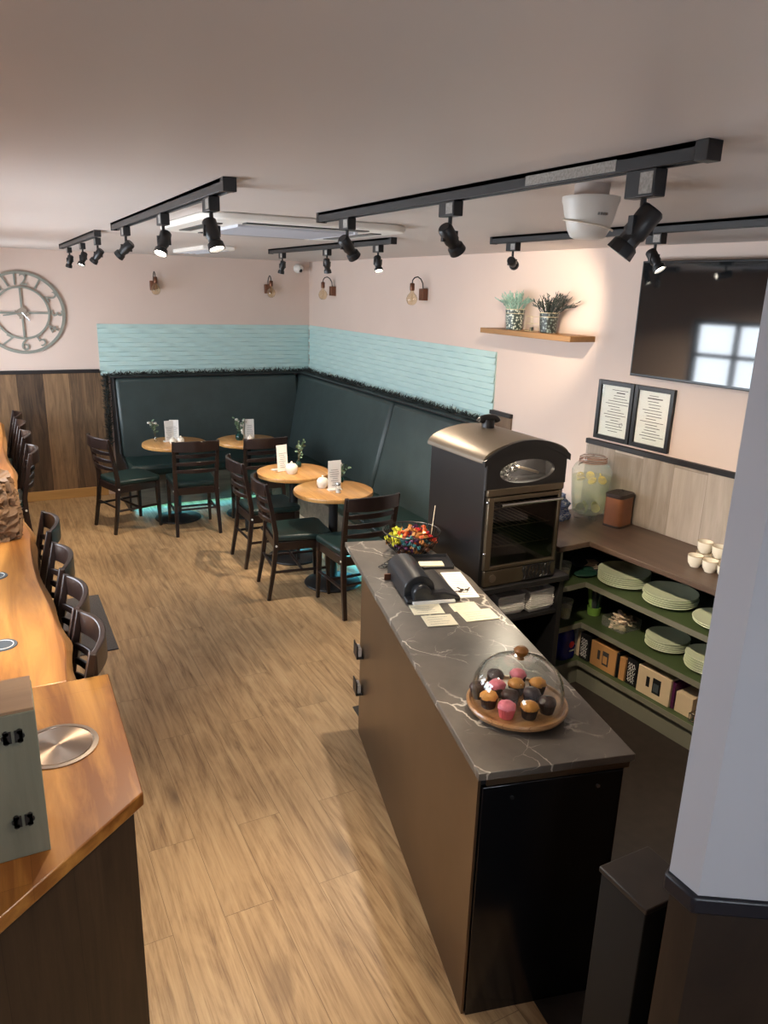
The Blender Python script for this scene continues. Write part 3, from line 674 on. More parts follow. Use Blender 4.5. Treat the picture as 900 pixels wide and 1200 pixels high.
sprig((-.98, -3.1, TZ), 'eucalyptus sprig vase at the back of the nearest round table', .10, .05, 4, 'leaf', 'vase', .024, .05, 1, .03, 11)

# ------------------------------------------------------------------ live edge bar and near bar
bar = thing('live_edge_bar', 'long golden live edge wooden bar along the window wall', 'bar', (0, 0, 0))
edge = [(-3.2, -5.795), (-3.195, -5.69), (-3.18, -5.5), (-3.19, -5.34), (-3.205, -5.07), (-3.23, -4.75), (-3.232, -4.37), (-3.225, -4.16), (-3.222, -4.05), (-3.26, -3.7), (-3.275, -3.3), (-3.262, -2.9), (-3.25, -2.55), (-3.28, -2.1), (-3.29, -1.56), (-3.275, -1.0), (-3.28, -.4)]
import itertools
def smoothline(P, k=4):
    out = []
    for i in range(len(P) - 1):
        p0, p1, p2, p3 = (Vector(P[max(i - 1, 0)]), Vector(P[i]), Vector(P[i + 1]), Vector(P[min(i + 2, len(P) - 1)]))
        for j in range(k):
            t = j / k; out.append(tuple(.5 * ((2 * p1) + (p2 - p0) * t + (2 * p0 - 5 * p1 + 4 * p2 - p3) * t * t + (3 * p1 - p0 - 3 * p2 + p3) * t ** 3)))
    return out + [P[-1]]
ed = smoothline(edge)
MB().prism([(XL + .005, -5.795)] + ed + [(XL + .005, -.4)], .852, .9).build('top', 'liveedge', bar, bevel=.006)
b = MB(); v = []; f = []
for i, (x, y) in enumerate(ed): wob = .006 * math.sin(i * .8) ; v += [(x - .004, y, .898), (x + .022 + wob, y, .872), (x + .012 - wob, y, .845), (x - .03, y, .842)]
for i in range(len(ed) - 1):
    for k in range(3): f.append((4 * i + k, 4 * i + k + 1, 4 * i + 5 + k, 4 * i + 4 + k))
b.add(v, f); b.build('live_edge', 'bark', bar, label='pale waney sapwood edge')
for y in (-5.2, -3.2, -1.0): MB().bb(XL + .1, XL + .16, y - .03, y + .03, 0, .852).build('leg', 'blackmetal', bar)
MB().bb(XL + .1, XL + .16, -5.7, -.5, .80, .852).build('support_rail', 'blackmetal', bar)
nb = thing('bar_counter', 'near corner bar counter with angled golden wood top and dark panel front', 'counter', (0, 0, 0))
NB = [(-3.08, -6.50), (-3.07, -5.80), (XL + .005, -5.80), (XL + .005, -7.09)]
MB().prism(NB, .862, .903).build('top', 'barwood', nb, bevel=.004)
def ins(pts, k): return [(pts[0][0] - k * .9, pts[0][1] + k * .3), (pts[1][0] - k, pts[1][1] - k * .5), (pts[2][0], pts[2][1] - k * .5), (pts[3][0], pts[3][1] + k * 1.35)]
MB().prism(ins(NB, .03), 0, .862).build('body', 'darkplank', nb)
lid = thing('bin_lid', 'round brushed steel flap lid set in the near bar top', 'lid', (-3.265, -6.185, .903))
MB().lathe([(0, 0), (.112, 0), (.113, .003), (.1, .0042), (.099, .001), (0, .001)], 64).build('rim', 'steel', lid)
MB().lathe([(.0, .001), (.096, .001), (.095, .0036), (0, .0046)], 64).build('disc', 'turned', lid)
def charger(loc, label):
    t = thing('charging_disc', label, 'charger', loc, 0, 'charging discs in the bar'); MB().lathe([(0, 0), (.052, 0), (.05, .003), (0, .003)], 40).build('disc', 'slate', t)
    MB().tube([(.038 * math.cos(k * PI / 18), .038 * math.sin(k * PI / 18), .003) for k in range(36)], .0015, 6, True).build('ring', 'white', t)
charger((-3.39, -5.42, .9), 'round dark disc with a pale ring set in the live edge bar'); charger((-3.40, -4.66, .9), 'farther dark disc in the live edge bar, just in front of the paper bag')
bx = thing('wooden_box', 'grey washed wooden box with black ornate clips on the near bar', 'box', (-3.56, -6.55, .903))
MB().bb(-.25, .245, -.075, .075, 0, .375).build('body', 'greybox', bx, bevel=.002)
MB().bb(-.25, .243, -.073, .085, .375, .382).build('lid', 'boxtop', bx, bevel=.001)
for z in (.10, .32):
    c = MB(); cx = .195
    for sx in (-1, 1):
        for k in range(3): c.cyl((cx + sx * .014 + sx * .004 * (k % 2), -.077, z + (k - 1) * .011), .0065, .004, 10, (PI / 2, 0, 0))
        c.bb(cx + sx * .003, cx + sx * .02, -.079, -.075, z - .014, z + .014)
    c.build('clip', 'blackmetal', bx)
# paper bag
from mathutils import noise as mnoise
b = MB(); rows = []; NA, NZ = 56, 26
for j in range(NZ + 1):
    u = j / NZ; z = u * .31
    for i in range(NA):
        a = 2 * PI * i / NA; k = .125 * (1 / max(abs(math.cos(a)), abs(math.sin(a)))) ** .55 * (1 + .05 * math.sin(u * 5) - .42 * max(0, u - .55) ** 1.3)
        p = Vector((math.cos(a) * 1.6, math.sin(a) * 1.6, u * 3.2)); cr = abs(mnoise.noise(p * 1.9)) * .045 + abs(mnoise.noise(p * 4.3 + Vector((7, 1, 3)))) * .022
        r = k - cr + .012; rows.append((r * math.cos(a), r * math.sin(a) * 1.5, z + (.02 * mnoise.noise(p * 2) if j else 0)))
f = [tuple(range(NA - 1, -1, -1))]
for j in range(NZ):
    for i in range(NA): f.append((j * NA + i, j * NA + (i + 1) % NA, (j + 1) * NA + (i + 1) % NA, (j + 1) * NA + i))
top = len(rows); rows.append((0, 0, .27)); f += [(NZ * NA + i, NZ * NA + (i + 1) % NA, top) for i in range(NA)]
b.add(rows, f); o = b.build('paper_bag', 'kraft', loc=(-3.385, -3.98, .902), smooth=False); tag(o, 'crumpled brown paper bag standing on the live edge bar', 'bag')
o = MB().bb(-3.2, -2.79, -3.78, -2.84, 0, .008).build('floor_mat', 'mat', bevel=.003); tag(o, 'charcoal doormat on the floor beside the bar stools', 'mat')

# ------------------------------------------------------------------ marble counter
CY = math.radians(-13.826); CO = Vector((-2.217, -6.809))
# local x = across (towards the kitchen), local y = along (away from the camera)
ctr = thing('service_counter', 'long service counter with dark marble top, bronze side and black end', 'counter', (CO.x, CO.y, 0), CY)
CWID, CLEN = .495, 2.05
MB().prism([(0, 0), (CWID, 0), (CWID, 1.45), (CWID - .1, CLEN), (0, CLEN)], .872, .897).build('marble_top', 'marble', ctr, bevel=.002)
MB().bb(.012, CWID - .02, .02, 1.62, 0, .872).build('carcass', 'blackmetal', ctr)
MB().bb(.004, .012, .012, 1.63, 0, .866).build('side_panel', 'bronze', ctr, label='bronze laminate side panel')
MB().bb(.016, CWID - .03, .004, .02, .0, .845).build('end_panel', 'blackgloss', ctr, label='glossy black end panel', bevel=.002)
MB().bb(.03, CWID - .01, .01, .018, .846, .868).build('end_rail', 'bronze', ctr)
for x in (.11, .385): MB().cyl((x, .003, .80), .006, .004, 12, (PI / 2, 0, 0)).build('screw', 'chrome', ctr)
MB().bb(.2, .26, 1.7, 2.0, 0, .03).bb(.21, .25, 1.83, 1.87, .03, .872).build('support_leg', 'blackmetal', ctr)
def cpt(u, v, z=.897): p = CO + Vector((math.cos(CY) * u - math.sin(CY) * v, math.sin(CY) * u + math.cos(CY) * v)); return (p.x, p.y, z)
def cuv(x, y):
    d = Vector((x, y)) - CO; return (d.x * math.cos(CY) + d.y * math.sin(CY), -d.x * math.sin(CY) + d.y * math.cos(CY))
for k, z in enumerate((.46, .26)):
    t = thing('leaflet_holder', ('upper' if k == 0 else 'lower') + ' small black leaflet holder on the far end of the counter side', 'holder', cpt(-.008, 1.585, z), CY, 'leaflet holders')
    MB().bb(-.02, .012, -.04, .04, 0, .008).bb(-.022, -.016, -.04, .04, 0, .07).build('tray', 'blackmetal', t); MB().bb(-.012, .004, -.03, .03, .008, .05).build('leaflets', 'paper', t)

# cake stand
cx, cy = -1.912, -6.575
cs = thing('cake_stand', 'round wooden cake tray with a clear dome on the marble counter', 'cake stand', (cx, cy, .897))
MB().lathe([(0, 0), (.1, 0), (.1, .008), (0, .008)], 40).build('foot', 'blackmetal', cs)
MB().lathe([(0, .008), (.135, .008), (.16, .018), (.165, .03), (.162, .036), (.155, .036), (.15, .03), (0, .03)], 64).build('tray', 'trayw', cs)
dp = [(.146, .031), (.149, .05), (.148, .08), (.142, .11), (.128, .138), (.105, .16), (.075, .174), (.04, .181), (.006, .183)]
MB().openlathe(dp, 64).openlathe([(r - .003, z - (.003 if r < .1 else 0)) for r, z in dp], 64).build('dome', 'clearglass', cs, sub=-1)
MB().lathe([(0, .183), (.012, .184), (.01, .192), (.022, .205), (.024, .215), (.016, .224), (0, .226)], 24).build('knob', 'knob', cs)
def cupcake(loc, ice, case, label, grp, seed):
    t = thing('cupcake', label, 'cupcake', loc, random.random() * 6, grp); rnd = random.Random(seed)
    MB().lathe([(0, 0), (.021, 0), (.0285, .036), (.026, .036), (0, .034)], 48, flute=.035, nfl=22).build('paper_case', case, t)
    mb = MB(); v = []; f = []; seg, rg = 20, 7
    for j in range(rg):
        a = j / (rg - 1) * PI / 2
        for i in range(seg):
            r = .029 * math.cos(a) ** .8 * (1 + .06 * math.sin(6 * 2 * PI * i / seg + 4 * a) + rnd.uniform(-.05, .05)); v.append((r * math.cos(2 * PI * i / seg), r * math.sin(2 * PI * i / seg), .034 + .02 * math.sin(a) + rnd.uniform(-.0012, .0012)))
    for j in range(rg - 1):
        for i in range(seg): f.append((j * seg + i, j * seg + (i + 1) % seg, (j + 1) * seg + (i + 1) % seg, (j + 1) * seg + i))
    f.append(tuple(range(seg - 1, -1, -1))); mb.add(v, f); mb.build('icing', ice, t)
    return t
CK = [(-2.0, -6.636, 'pinkice', 'pinkcase', 'pink iced cupcake in a pink case at the front of the tray'), (-1.936, -6.668, 'orangeice', 'choccase', 'caramel topped cupcake in a dark case at the front, right of the pink one'),
      (-1.866, -6.668, 'chocice', 'choccase', 'plain chocolate cupcake at the front right of the tray'), (-2.016, -6.562, 'orangeice', 'choccase', 'caramel topped cupcake at the left of the tray'),
      (-2.012, -6.497, 'chocice', 'choccase', 'chocolate cupcake at the far left of the tray'), (-1.95, -6.514, 'pinkice', 'choccase', 'pink iced cupcake in a dark case, left of the middle'),
      (-1.886, -6.534, 'orangeice', 'choccase', 'caramel topped cupcake in the middle of the tray'), (-1.818, -6.56, 'orangeice', 'choccase', 'caramel topped cupcake at the right of the tray'),
      (-1.842, -6.484, 'pinkice', 'choccase', 'pink iced cupcake at the back right below the knob'), (-1.912, -6.452, 'chocice', 'choccase', 'chocolate cupcake at the back of the tray'),
      (-1.948, -6.584, 'chocice', 'choccase', 'chocolate cupcake tucked behind the front pink one'), (-1.876, -6.602, 'chocice', 'choccase', 'chocolate cupcake in the middle behind the front caramel one')]
for i, (x, y, ic, ca, lb) in enumerate(CK): cupcake((x, y, .9275), ic, ca, lb, 'cupcakes under the dome', i)

# order slips
SL = [(-1.80, -5.80, 'front'), (-1.675, -5.83, ''), (-1.63, -5.86, '')]
def slip(c4, label, z=.8975):
    mb = MB(); cx_ = sum(p[0] for p in c4) / 4; cy_ = sum(p[1] for p in c4) / 4
    t = thing('order_slip', label, 'paper slip', (cx_, cy_, z), 0, 'cream slips on the counter')
    P = [(p[0] - cx_, p[1] - cy_) for p in c4]; mb.prism(P, 0, .0016); mb.build('sheet', 'cream', t)
    ink = MB(); a, b2, c_, d_ = (Vector(p) for p in P)
    for k in range(4):
        u = .2 + .2 * k; p = a.lerp(d_, u).lerp(b2.lerp(c_, u), .14); q = a.lerp(d_, u).lerp(b2.lerp(c_, u), random.uniform(.6, .86)); n_ = (d_ - a).normalized() * .0012
        ink.prism([tuple(p), tuple(q), tuple(q + n_), tuple(p + n_)], .0016, .0019)
    ink.build('print', 'ink', t)
def rot_rect(cxx, cyy, w, h, ang):
    c_, s_ = math.cos(ang), math.sin(ang); return [(cxx + c_ * x - s_ * y, cyy + s_ * x + c_ * y) for x, y in ((-w / 2, h / 2), (w / 2, h / 2), (w / 2, -h / 2), (-w / 2, -h / 2))]
slip(rot_rect(-1.775, -5.765, .135, .10, -.27), 'cream paper slip at the back left of four on the counter')
slip(rot_rect(-1.785, -5.885, .13, .105, -.25), 'cream paper slip at the front left of four on the counter', .8992)
slip(rot_rect(-1.61, -5.805, .12, .085, -.22), 'cream paper slip at the back right of four on the counter')
slip(rot_rect(-1.605, -5.905, .15, .105, -.18), 'cream paper slip at the front right of four on the counter', .8992)
# till / card printer
tl = thing('till_printer', 'charcoal hooded till printer lying on the marble counter', 'till', cpt(.225, 1.335, .897), CY)
b = MB(); n = 14; pr = [(-.115, .0), (-.115, .03)] + [(-.045 - .07 * math.cos(PI * k / n), .045 + .062 * math.sin(PI * k / n)) for k in range(n + 1)] + [(.03, .03), (.03, 0)]
b.M = Matrix(((1, 0, 0, 0), (0, 0, 1, 0), (0, 1, 0, 0), (0, 0, 0, 1))); b.prism(pr, -.10, .21); b.build('barrel_hood', 'till', tl, bevel=.004)
b = MB(); b.M = Matrix(((1, 0, 0, 0), (0, 0, 1, 0), (0, 1, 0, 0), (0, 0, 0, 1)))
b.prism([(-.085, .0), (-.085, .04)] + [(-.045 - .04 * math.cos(PI * k / n), .045 + .035 * math.sin(PI * k / n)) for k in range(n + 1)] + [(.06, .045), (.13, .02), (.13, 0)], -.15, -.10); b.build('front_cover', 'till', tl, bevel=.008)
MB().prism([(-.115, -.15), (.13, -.15), (.12, .2), (-.115, .21)], 0, .018).build('base', 'till', tl, bevel=.005)
MB().bb(-.09, .10, -.166, -.15, .002, .012).build('paper_feed', 'paper', tl, label='white paper edge')
MB().bb(.035, .085, -.08, .18, .018, .024).build('key_deck', 'blackmetal', tl)
MB().bb(-.145, -.115, .14, .15, .002, .03).build('lever', 'copper', tl)
# clipboard with keys
t = thing('clipboard', 'white clipboard sheet with keys beside the till printer', 'clipboard', cpt(.40, 1.36, .8975), CY - .05)
MB().bb(-.04, .06, -.15, .16, 0, .004).build('board', 'paper', t, bevel=.001); ink = MB()
for k in range(12): ink.bb(-.03, .045, -.12 + .022 * k, -.118 + .022 * k, .004, .0045)
ink.build('print', 'ink', t)
t2 = thing('key_bunch', 'small bunch of metal keys on the white clipboard', 'keys', cpt(.405, 1.27, .902), .6)
MB().tube([(.012 * math.cos(k * PI / 8), .012 * math.sin(k * PI / 8), .003) for k in range(16)], .0012, 6, True).build('ring', 'chrome', t2)
for k in range(3): a = k * 1.1; MB().cyl((.022 * math.cos(a), .022 * math.sin(a), .003), .009, .003, 14).box((.04 * math.cos(a), .04 * math.sin(a), .003), (.03, .005, .002), (0, 0, a)).build('key', 'brass', t2)
# receipt tray
t = thing('receipt_tray', 'small grey metal tray with a folded receipt beside the sweets basket', 'tray', cpt(.37, 1.645, .8975), CY - .1)
MB().bb(-.10, .09, -.07, .1, 0, .004).bb(-.10, -.096, -.07, .1, 0, .02).bb(.086, .09, -.07, .1, 0, .02).bb(-.1, .09, .096, .1, 0, .02).bb(-.1, .09, -.07, -.066, 0, .012).build('tray', 'till', t, bevel=.001)
o = MB().box((0, 0, .004), (.12, .06, .006)).build('receipt', 'cream', loc=cpt(.355, 1.63, .9022), rz=CY - .1); tag(o, 'folded cream receipt lying in the small grey tray', 'receipt')
# basket of sweets
bx_, by_ = -1.472, -5.085
bk = thing('wire_basket', 'round black wire basket full of wrapped sweets on the marble counter', 'basket', (bx_, by_, .897))
def circ(r, z, n=40): return [(r * math.cos(2 * PI * k / n), r * math.sin(2 * PI * k / n), z) for k in range(n)]
MB().tube(circ(.148, .115), .0032, 8, True).build('rim', 'wire', bk); MB().tube(circ(.085, .006), .003, 8, True).build('foot_ring', 'wire', bk)
b = MB()
for k in range(44):
    a = 2 * PI * k / 44
    b.tube([(r * math.cos(a + tw), r * math.sin(a + tw), z) for r, z, tw in ((.085, .006, 0), (.118, .035, .06), (.138, .075, .1), (.148, .115, .12))], .0016, 5)
for k in range(8): a = PI * k / 8; b.tube([(-.085 * math.cos(a), -.085 * math.sin(a), .006), (.085 * math.cos(a), .085 * math.sin(a), .006)], .0016, 5)
b.build('wires', 'wire', bk)
def sweet(mat):
    mb = MB(); mb.sphere((0, 0, 0), .012, 10, (1.5, 1, .8), 6)
    for sx in (-1, 1): mb.lathe([(.003, .016), (.012, .032)], 8, Matrix.Rotation(sx * PI / 2, 4, 'Y'), .25, 4)
    return mb
protos = {}
rnd = random.Random(21)
cols = {'yellow': [], 'red': [], 'orange': [], 'teal': [], 'gold': [], 'purple': [], 'brown': []}
lay = []
for z, rmax, n in ((.022, .085, 14), (.045, .105, 18), (.068, .118, 22), (.088, .112, 18), (.106, .08, 9), (.12, .04, 4)):
    for k in range(n):
        a = k * 2.39996 + z * 40; r = rmax * math.sqrt((k + .5) / n); lay.append((r * math.cos(a), r * math.sin(a), z))
for x, y, z in lay:
    px = x * .888 - y * .459          # to the right in the photograph
    if z < .06: nm = rnd.choice(['brown', 'gold', 'purple', 'brown'])
    elif px < -.055: nm = 'yellow'
    elif z > .08 and px > -.02: nm = rnd.choice(['red', 'orange', 'red', 'orange', 'gold', 'purple'])
    elif z > .065: nm = rnd.choice(['teal', 'teal', 'orange', 'gold'])
    else: nm = rnd.choice(['gold', 'teal', 'brown', 'gold'])
    lb = nm + ' foil wrapped sweet in the black wire basket'
    if nm not in protos:
        o = sweet(nm).build('wrapped_sweet', 'sweet_' + nm); tag(o, lb, 'sweet', nm + ' wrapped sweets'); protos[nm] = o
    else: o = protos[nm].copy(); COL.objects.link(o)
    o.location = (bx_ + x, by_ + y, .897 + z); o.rotation_euler = (rnd.uniform(-.6, .6), rnd.uniform(-.8, .8), rnd.uniform(0, 6.28))
o = MB().tube([(bx_ + .10, by_ - .03, .97), (bx_ + .155, by_ + .03, 1.12)], .002, 6).build('wooden_skewer', 'wirew'); tag(o, 'thin pale skewer sticking up out of the wire basket', 'skewer')
b = MB(); P = [(.018 * math.cos(k * .5) + .0012 * k, .018 * math.sin(k * .5), .004 + .0006 * k) for k in range(60)]
b.tube(P, .0025, 6); o = b.build('coiled_cable', 'wire', loc=cpt(.10, 1.63, .897)); tag(o, 'coiled black cable on the counter behind the till printer', 'cable')

# ------------------------------------------------------------------ potato oven on its stand
ox0, ox1, oy0, oy1 = -1.30, -.82, -5.46, -4.96
std = thing('oven_stand', 'black stand with a shelf carrying the oven and foam trays', 'stand', (0, 0, 0))
MB().bb(-1.33, -.75, -5.5, -4.93, .775, .805).build('top', 'blackmetal', std, bevel=.003)
MB().bb(-1.30, -.78, -5.47, -4.95, .585, .605).build('shelf', 'blackmetal', std, bevel=.003)
MB().bb(-.795, -.765, -5.48, -4.94, 0, .775).build('side_panel', 'blackmetal', std); MB().bb(-1.32, -1.29, -5.48, -4.94, 0, .775).build('side_panel', 'blackmetal', std)
MB().bb(-1.29, -.795, -4.96, -4.94, 0, .775).build('back_panel', 'blackmetal', std)
ov = thing('potato_oven', 'black cast potato oven with arched hood, brass trimmed glass door and chimney', 'oven', ((ox0 + ox1) / 2, (oy0 + oy1) / 2, .805))
hw, hd = (ox1 - ox0) / 2, (oy1 - oy0) / 2
Mxz = Matrix(((1, 0, 0, 0), (0, 0, 1, 0), (0, 1, 0, 0), (0, 0, 0, 1)))
# hollow body behind the door
b = MB(); b.bb(-hw, -hw + .02, -hd, hd, 0, .645); b.bb(hw - .02, hw, -hd, hd, 0, .645); b.bb(-hw + .02, hw - .02, hd - .02, hd, 0, .645); b.bb(-hw + .02, hw - .02, -hd, hd - .02, 0, .08)
b.bb(-hw + .02, hw - .02, -hd + .12, hd - .02, .50, .645); b.bb(-hw + .02, hw - .02, -hd, -hd + .12, .49, .515); b.build('body', 'ovenblack', ov, bevel=.003)
b = MB(); b.M = Mxz; n = 20; R0 = hw + .018
arc = [(R0 * math.cos(PI - PI * k / n), .638 + .085 * math.sin(PI * k / n) ** 1.15) for k in range(n + 1)]
b.prism(arc + [(x, z - .012) for x, z in arc[::-1]], -hd - .0, hd + .01); b.build('hood', 'ovenroof', ov)
b = MB(); b.M = Mxz
def scal(x):
    return .640 + .086 * max(0, 1 - (abs(x) / R0) ** 2.2)
crest = [(-R0 + 2 * R0 * k / 48, scal(-R0 + 2 * R0 * k / 48)) for k in range(49)]
fr = MB(); fr.M = Mxz; ell = lambda k, ex, ez: (ex * math.cos(2 * PI * k / 40), .575 + ez * math.sin(2 * PI * k / 40))
# crown plate with an elliptical opening: ring strips from ellipse to outline
outline = []
for k in range(40):
    a = 2 * PI * k / 40; dx, dz = math.cos(a), math.sin(a); t_ = .01
    while True:
        x, z = dx * t_, .575 + dz * t_
        top_ = scal(max(-R0, min(R0, x)))
        if abs(x) >= hw - .001 and z < .63 or abs(x) >= R0 or z >= top_ or z <= .495: break
        t_ += .002
    outline.append((dx * t_, .575 + dz * t_))
v = []; f = []
for k in range(40):
    ix, iz = ell(k, .165, .058); oxx, oz = outline[k]
    v += [(ix, -hd - .012, iz), (ix, -hd + .008, iz), (oxx, -hd - .012, oz), (oxx, -hd + .008, oz)]
for k in range(40):
    a, c_ = 4 * k, 4 * ((k + 1) % 40); f += [(a, a + 2, c_ + 2, c_), (a + 1, c_ + 1, c_ + 3, a + 3), (a, c_, c_ + 1, a + 1), (a + 2, a + 3, c_ + 3, c_ + 2)]
fr = MB(); fr.add(v, f); fr.build('crown_plate', 'ovenblack', ov)
fr = MB(); fr.M = Mxz; fr.prism(crest + [(x, z - .03) for x, z in crest[::-1]], -hd - .016, -hd + .004); fr.build('crest', 'ovenblack', ov)
MB().lathe([(0, -.003), (1, -.003), (1, .003), (0, .003)], 40, Matrix.Translation((0, -hd + .004, .575)) @ Matrix.Rotation(PI / 2, 4, 'X') @ Matrix.Diagonal((.165, .058, 1, 1))).build('oval_glass', 'clearglass', ov)
b = MB(); rr = random.Random(2)
for k in range(60): b.sphere((-.085 + rr.uniform(-.075, .06), -hd + .055 + rr.uniform(-.02, .02), .56 + rr.uniform(-.04, .045)), rr.uniform(.008, .016), 6, (1, .6, .8), 4)
b.build('foil_potatoes', 'chrome', ov, kind='stuff', label='crinkled foil seen through the oval window')
MB().box((.05, -hd + .05, .565), (.13, .02, .012), (0, .3, 0)).build('display_tray', 'steel', ov)
l = bpy.data.lights.new('display_fill_light', 'POINT'); l.energy = 5; l.color = (1, .86, .68); l.shadow_soft_size = .012  # added fill light, brightens the foil behind the oval glass
lo = bpy.data.objects.new('display_fill_light', l); COL.objects.link(lo); lo.location = (-1.06, -5.21 - .25 + .045, .805 + .625)
MB().bb(-hw + .01, hw - .01, -hd - .02, -hd, .465, .50).build('header_bar', 'brass', ov, bevel=.004)
dr = MB(); x0_, x1_, za, zb = -hw + .015, hw - .025, .09, .46
for q in ((x0_, x0_ + .034, za, zb), (x1_ - .014, x1_, za, zb), (x0_ + .034, x1_ - .014, zb - .022, zb), (x0_ + .034, x1_ - .014, za, za + .018)): dr.bb(q[0], q[1], -hd - .022, -hd, q[2], q[3])
door = dr.build('door', 'brass', ov, bevel=.003)
MB().bb(x0_ + .034, x1_ - .014, -hd - .012, -hd - .008, za + .018, zb - .022).build('door_glass', 'ovenglass', door)
MB().tube([(x0_ + .06, -hd - .045, zb - .035), (x1_ - .01, -hd - .045, zb - .035)], .008, 10).build('handle', 'chrome', door)
for z in (.18, .44): MB().sphere((x0_ - .004, -hd - .02, z), .008, 10).build('hinge', 'chrome', door)
b = MB(); b.bb(-hw + .02, hw - .02, -hd - .02, -hd, .005, .085); b.build('base_plate', 'brass', ov, bevel=.003, label='brass name plate under the door')
MB().cyl((-.17, -hd - .021, .045), .02, .006, 20, (PI / 2, 0, 0)).build('badge', 'steel', ov)
b = MB(); rr = random.Random(9)
for k in range(8):
    x = .02 + k * .023; b.bb(x, x + .006, -hd - .025, -hd - .019, .014, .082); b.tube([(x + .003 + .011 * math.sin(q * .9 + k), -hd - .022, .014 + .0094 * q) for q in range(8)], .0036, 5)
b.bb(.01, .21, -hd - .024, -hd - .019, .010, .015).bb(.01, .21, -hd - .024, -hd - .019, .082, .087); b.build('ornate_lettering', 'blackmetal', ov, label='black ornate scroll lettering')
for z in (.19, .29, .39):
    b = MB()
    for k in range(12): x = -.19 + .034 * k; b.tube([(x, -hd + .03, z), (x, hd - .05, z)], .0016, 5)
    b.tube([(-.2, -hd + .03, z), (.2, -hd + .03, z)], .003, 6); b.build('wire_rack', 'steel', ov)
b = MB(); b.cyl((0, hd - .03, .28), .13, .012, 40, (PI / 2, 0, 0)); b.build('fan_cover', 'brass', ov)
MB().lathe([(.034, .70), (.034, .765), (.03, .765)], 20, Matrix.Translation((.02, .12, 0))).build('chimney', 'ovenblack', ov)
b = MB(); b.tube([(.02 + .055 * math.cos(PI - PI * k / 10) , .12, .752 + .02 * math.sin(PI * k / 10)) for k in range(11)], .02, 12); b.build('chimney_cowl', 'ovenblack', ov)
# foam tray stacks on the stand shelf
ft = None
for sidx, (x, y, n, rz) in enumerate(((-.885, -5.38, 10, .05), (-1.06, -5.36, 9, -.04))):
    for k in range(n):
        lb = ('right foam stack under the oven' if sidx == 0 else 'left foam stack under the oven'); od = ['topmost', 'second', 'third', 'fourth', 'fifth', 'sixth', 'seventh', 'eighth', 'ninth', 'tenth'][n - 1 - k]
        lb = od + ' white tray from the top in the ' + lb
        if ft is None:
            mb = MB(); wx, wy = .083, .08
            def rr_(s_, z): return [(s_ * wx, -s_ * wy, z), (s_ * wx, s_ * wy, z), (-s_ * wx, s_ * wy, z), (-s_ * wx, -s_ * wy, z)]
            v = rr_(.82, 0) + rr_(1, .026) + rr_(.96, .026) + rr_(.78, .004)
            f = [(3, 2, 1, 0), (12, 13, 14, 15)] + [(4 * a + i, 4 * a + (i + 1) % 4, 4 * a + 4 + (i + 1) % 4, 4 * a + 4 + i) for a in range(3) for i in range(4)]
            mb.add(v, f); ft = mb.build('foam_tray', 'foam', bevel=.004); tag(ft, lb, 'tray', 'white foam trays'); o = ft
        else: o = ft.copy(); COL.objects.link(o); o['label'] = lb
        o.location = (x + random.uniform(-.002, .002), y + random.uniform(-.002, .002), .606 + k * .0105); o.rotation_euler = (0, 0, rz)

# ------------------------------------------------------------------ back shelving unit (television wall)
su = thing('shelf_unit', 'olive green L shaped open shelf unit below the dark worktop', 'shelf unit', (0, 0, 0))
SEND = 2.0
def L(mb, z0, z1, d=.49, e=.70, s1=.55):
    mb.prism([(.04, .03), (SEND, .03), (SEND, d), (s1, d), (s1, e), (.04, e)], z0, z1); return mb
for z in (.65, .40, .16):
    L(TV(), z - .026, z - .001).build('shelf', 'green', su)
    TV().prism([(s1, d) for s1, d in ((SEND, .49), (.55, .49), (.55, .70), (.556, .70), (.556, .496), (SEND, .496))], z - .03, z).build('shelf_edge', 'greenedge', su, label='grey green front edge')
TV().bb(.04, .556, .70, .715, 0, .868).build('side_panel', 'greenedge', su)
TV().bb(.04, SEND, .02, .03, 0, .868).build('back_panel', 'blackcard', su, label='dark back panel')
TV().bb(.04, .05, .03, .70, 0, .868).build('back_panel', 'blackcard', su, label='dark back panel')
TV().prism([(.535, .70), (.535, .465), (SEND, .465), (SEND, .45), (.52, .45), (.52, .70)], .003, .134).build('kick_board', 'greenedge', su)
TV().bb(1.5, 1.515, .03, .49, .134, .868).build('divider', 'green', su)
wt = TV(); wt.prism([(.04, .034), (SEND, .034), (SEND, .515), (.57, .515), (.57, .742), (.04, .742)], .869, .9); o = wt.build('worktop', 'backtop', bevel=.003); tag(o, 'dark brown L shaped worktop on the green shelf unit', 'worktop')
def tvloc(s, t, z): p = tv(s, t); return (p[0], p[1], z)
# plates
def platemesh(r): return MB().lathe([(0, .0), (r * .55, 0), (r * .62, .004), (r * .94, .016), (r, .019), (r * .985, .0215), (r * .93, .02), (r * .62, .009), (0, .007)], 48)
ORD = ['topmost', 'second', 'third', 'fourth', 'fifth', 'sixth', 'seventh']
def stack(s, t, z, r, n, dz, where):
    first = None
    for k in range(n):
        lb = ORD[n - 1 - k] + ' mint green plate in the ' + where
        if first is None: first = platemesh(r).build('dinner_plate', 'plate'); o = tag(first, lb, 'plate', 'mint green plates')
        else: o = first.copy(); COL.objects.link(o); o['label'] = lb
        p = tvloc(s + random.uniform(-.003, .003), t + random.uniform(-.003, .003), z + k * dz); o.location = p
stack(.66, .31, .65, .145, 6, .0115, 'left plate stack on the upper shelf')
stack(.975, .31, .65, .14, 5, .0115, 'middle plate stack on the upper shelf')
stack(1.29, .31, .65, .14, 2, .011, 'right low stack on the upper shelf')
stack(1.0, .31, .40, .115, 5, .0115, 'left plate stack on the middle shelf')
b_ = stack(1.265, .33, .40, .115, 6, .0125, 'right plate stack on the middle shelf')
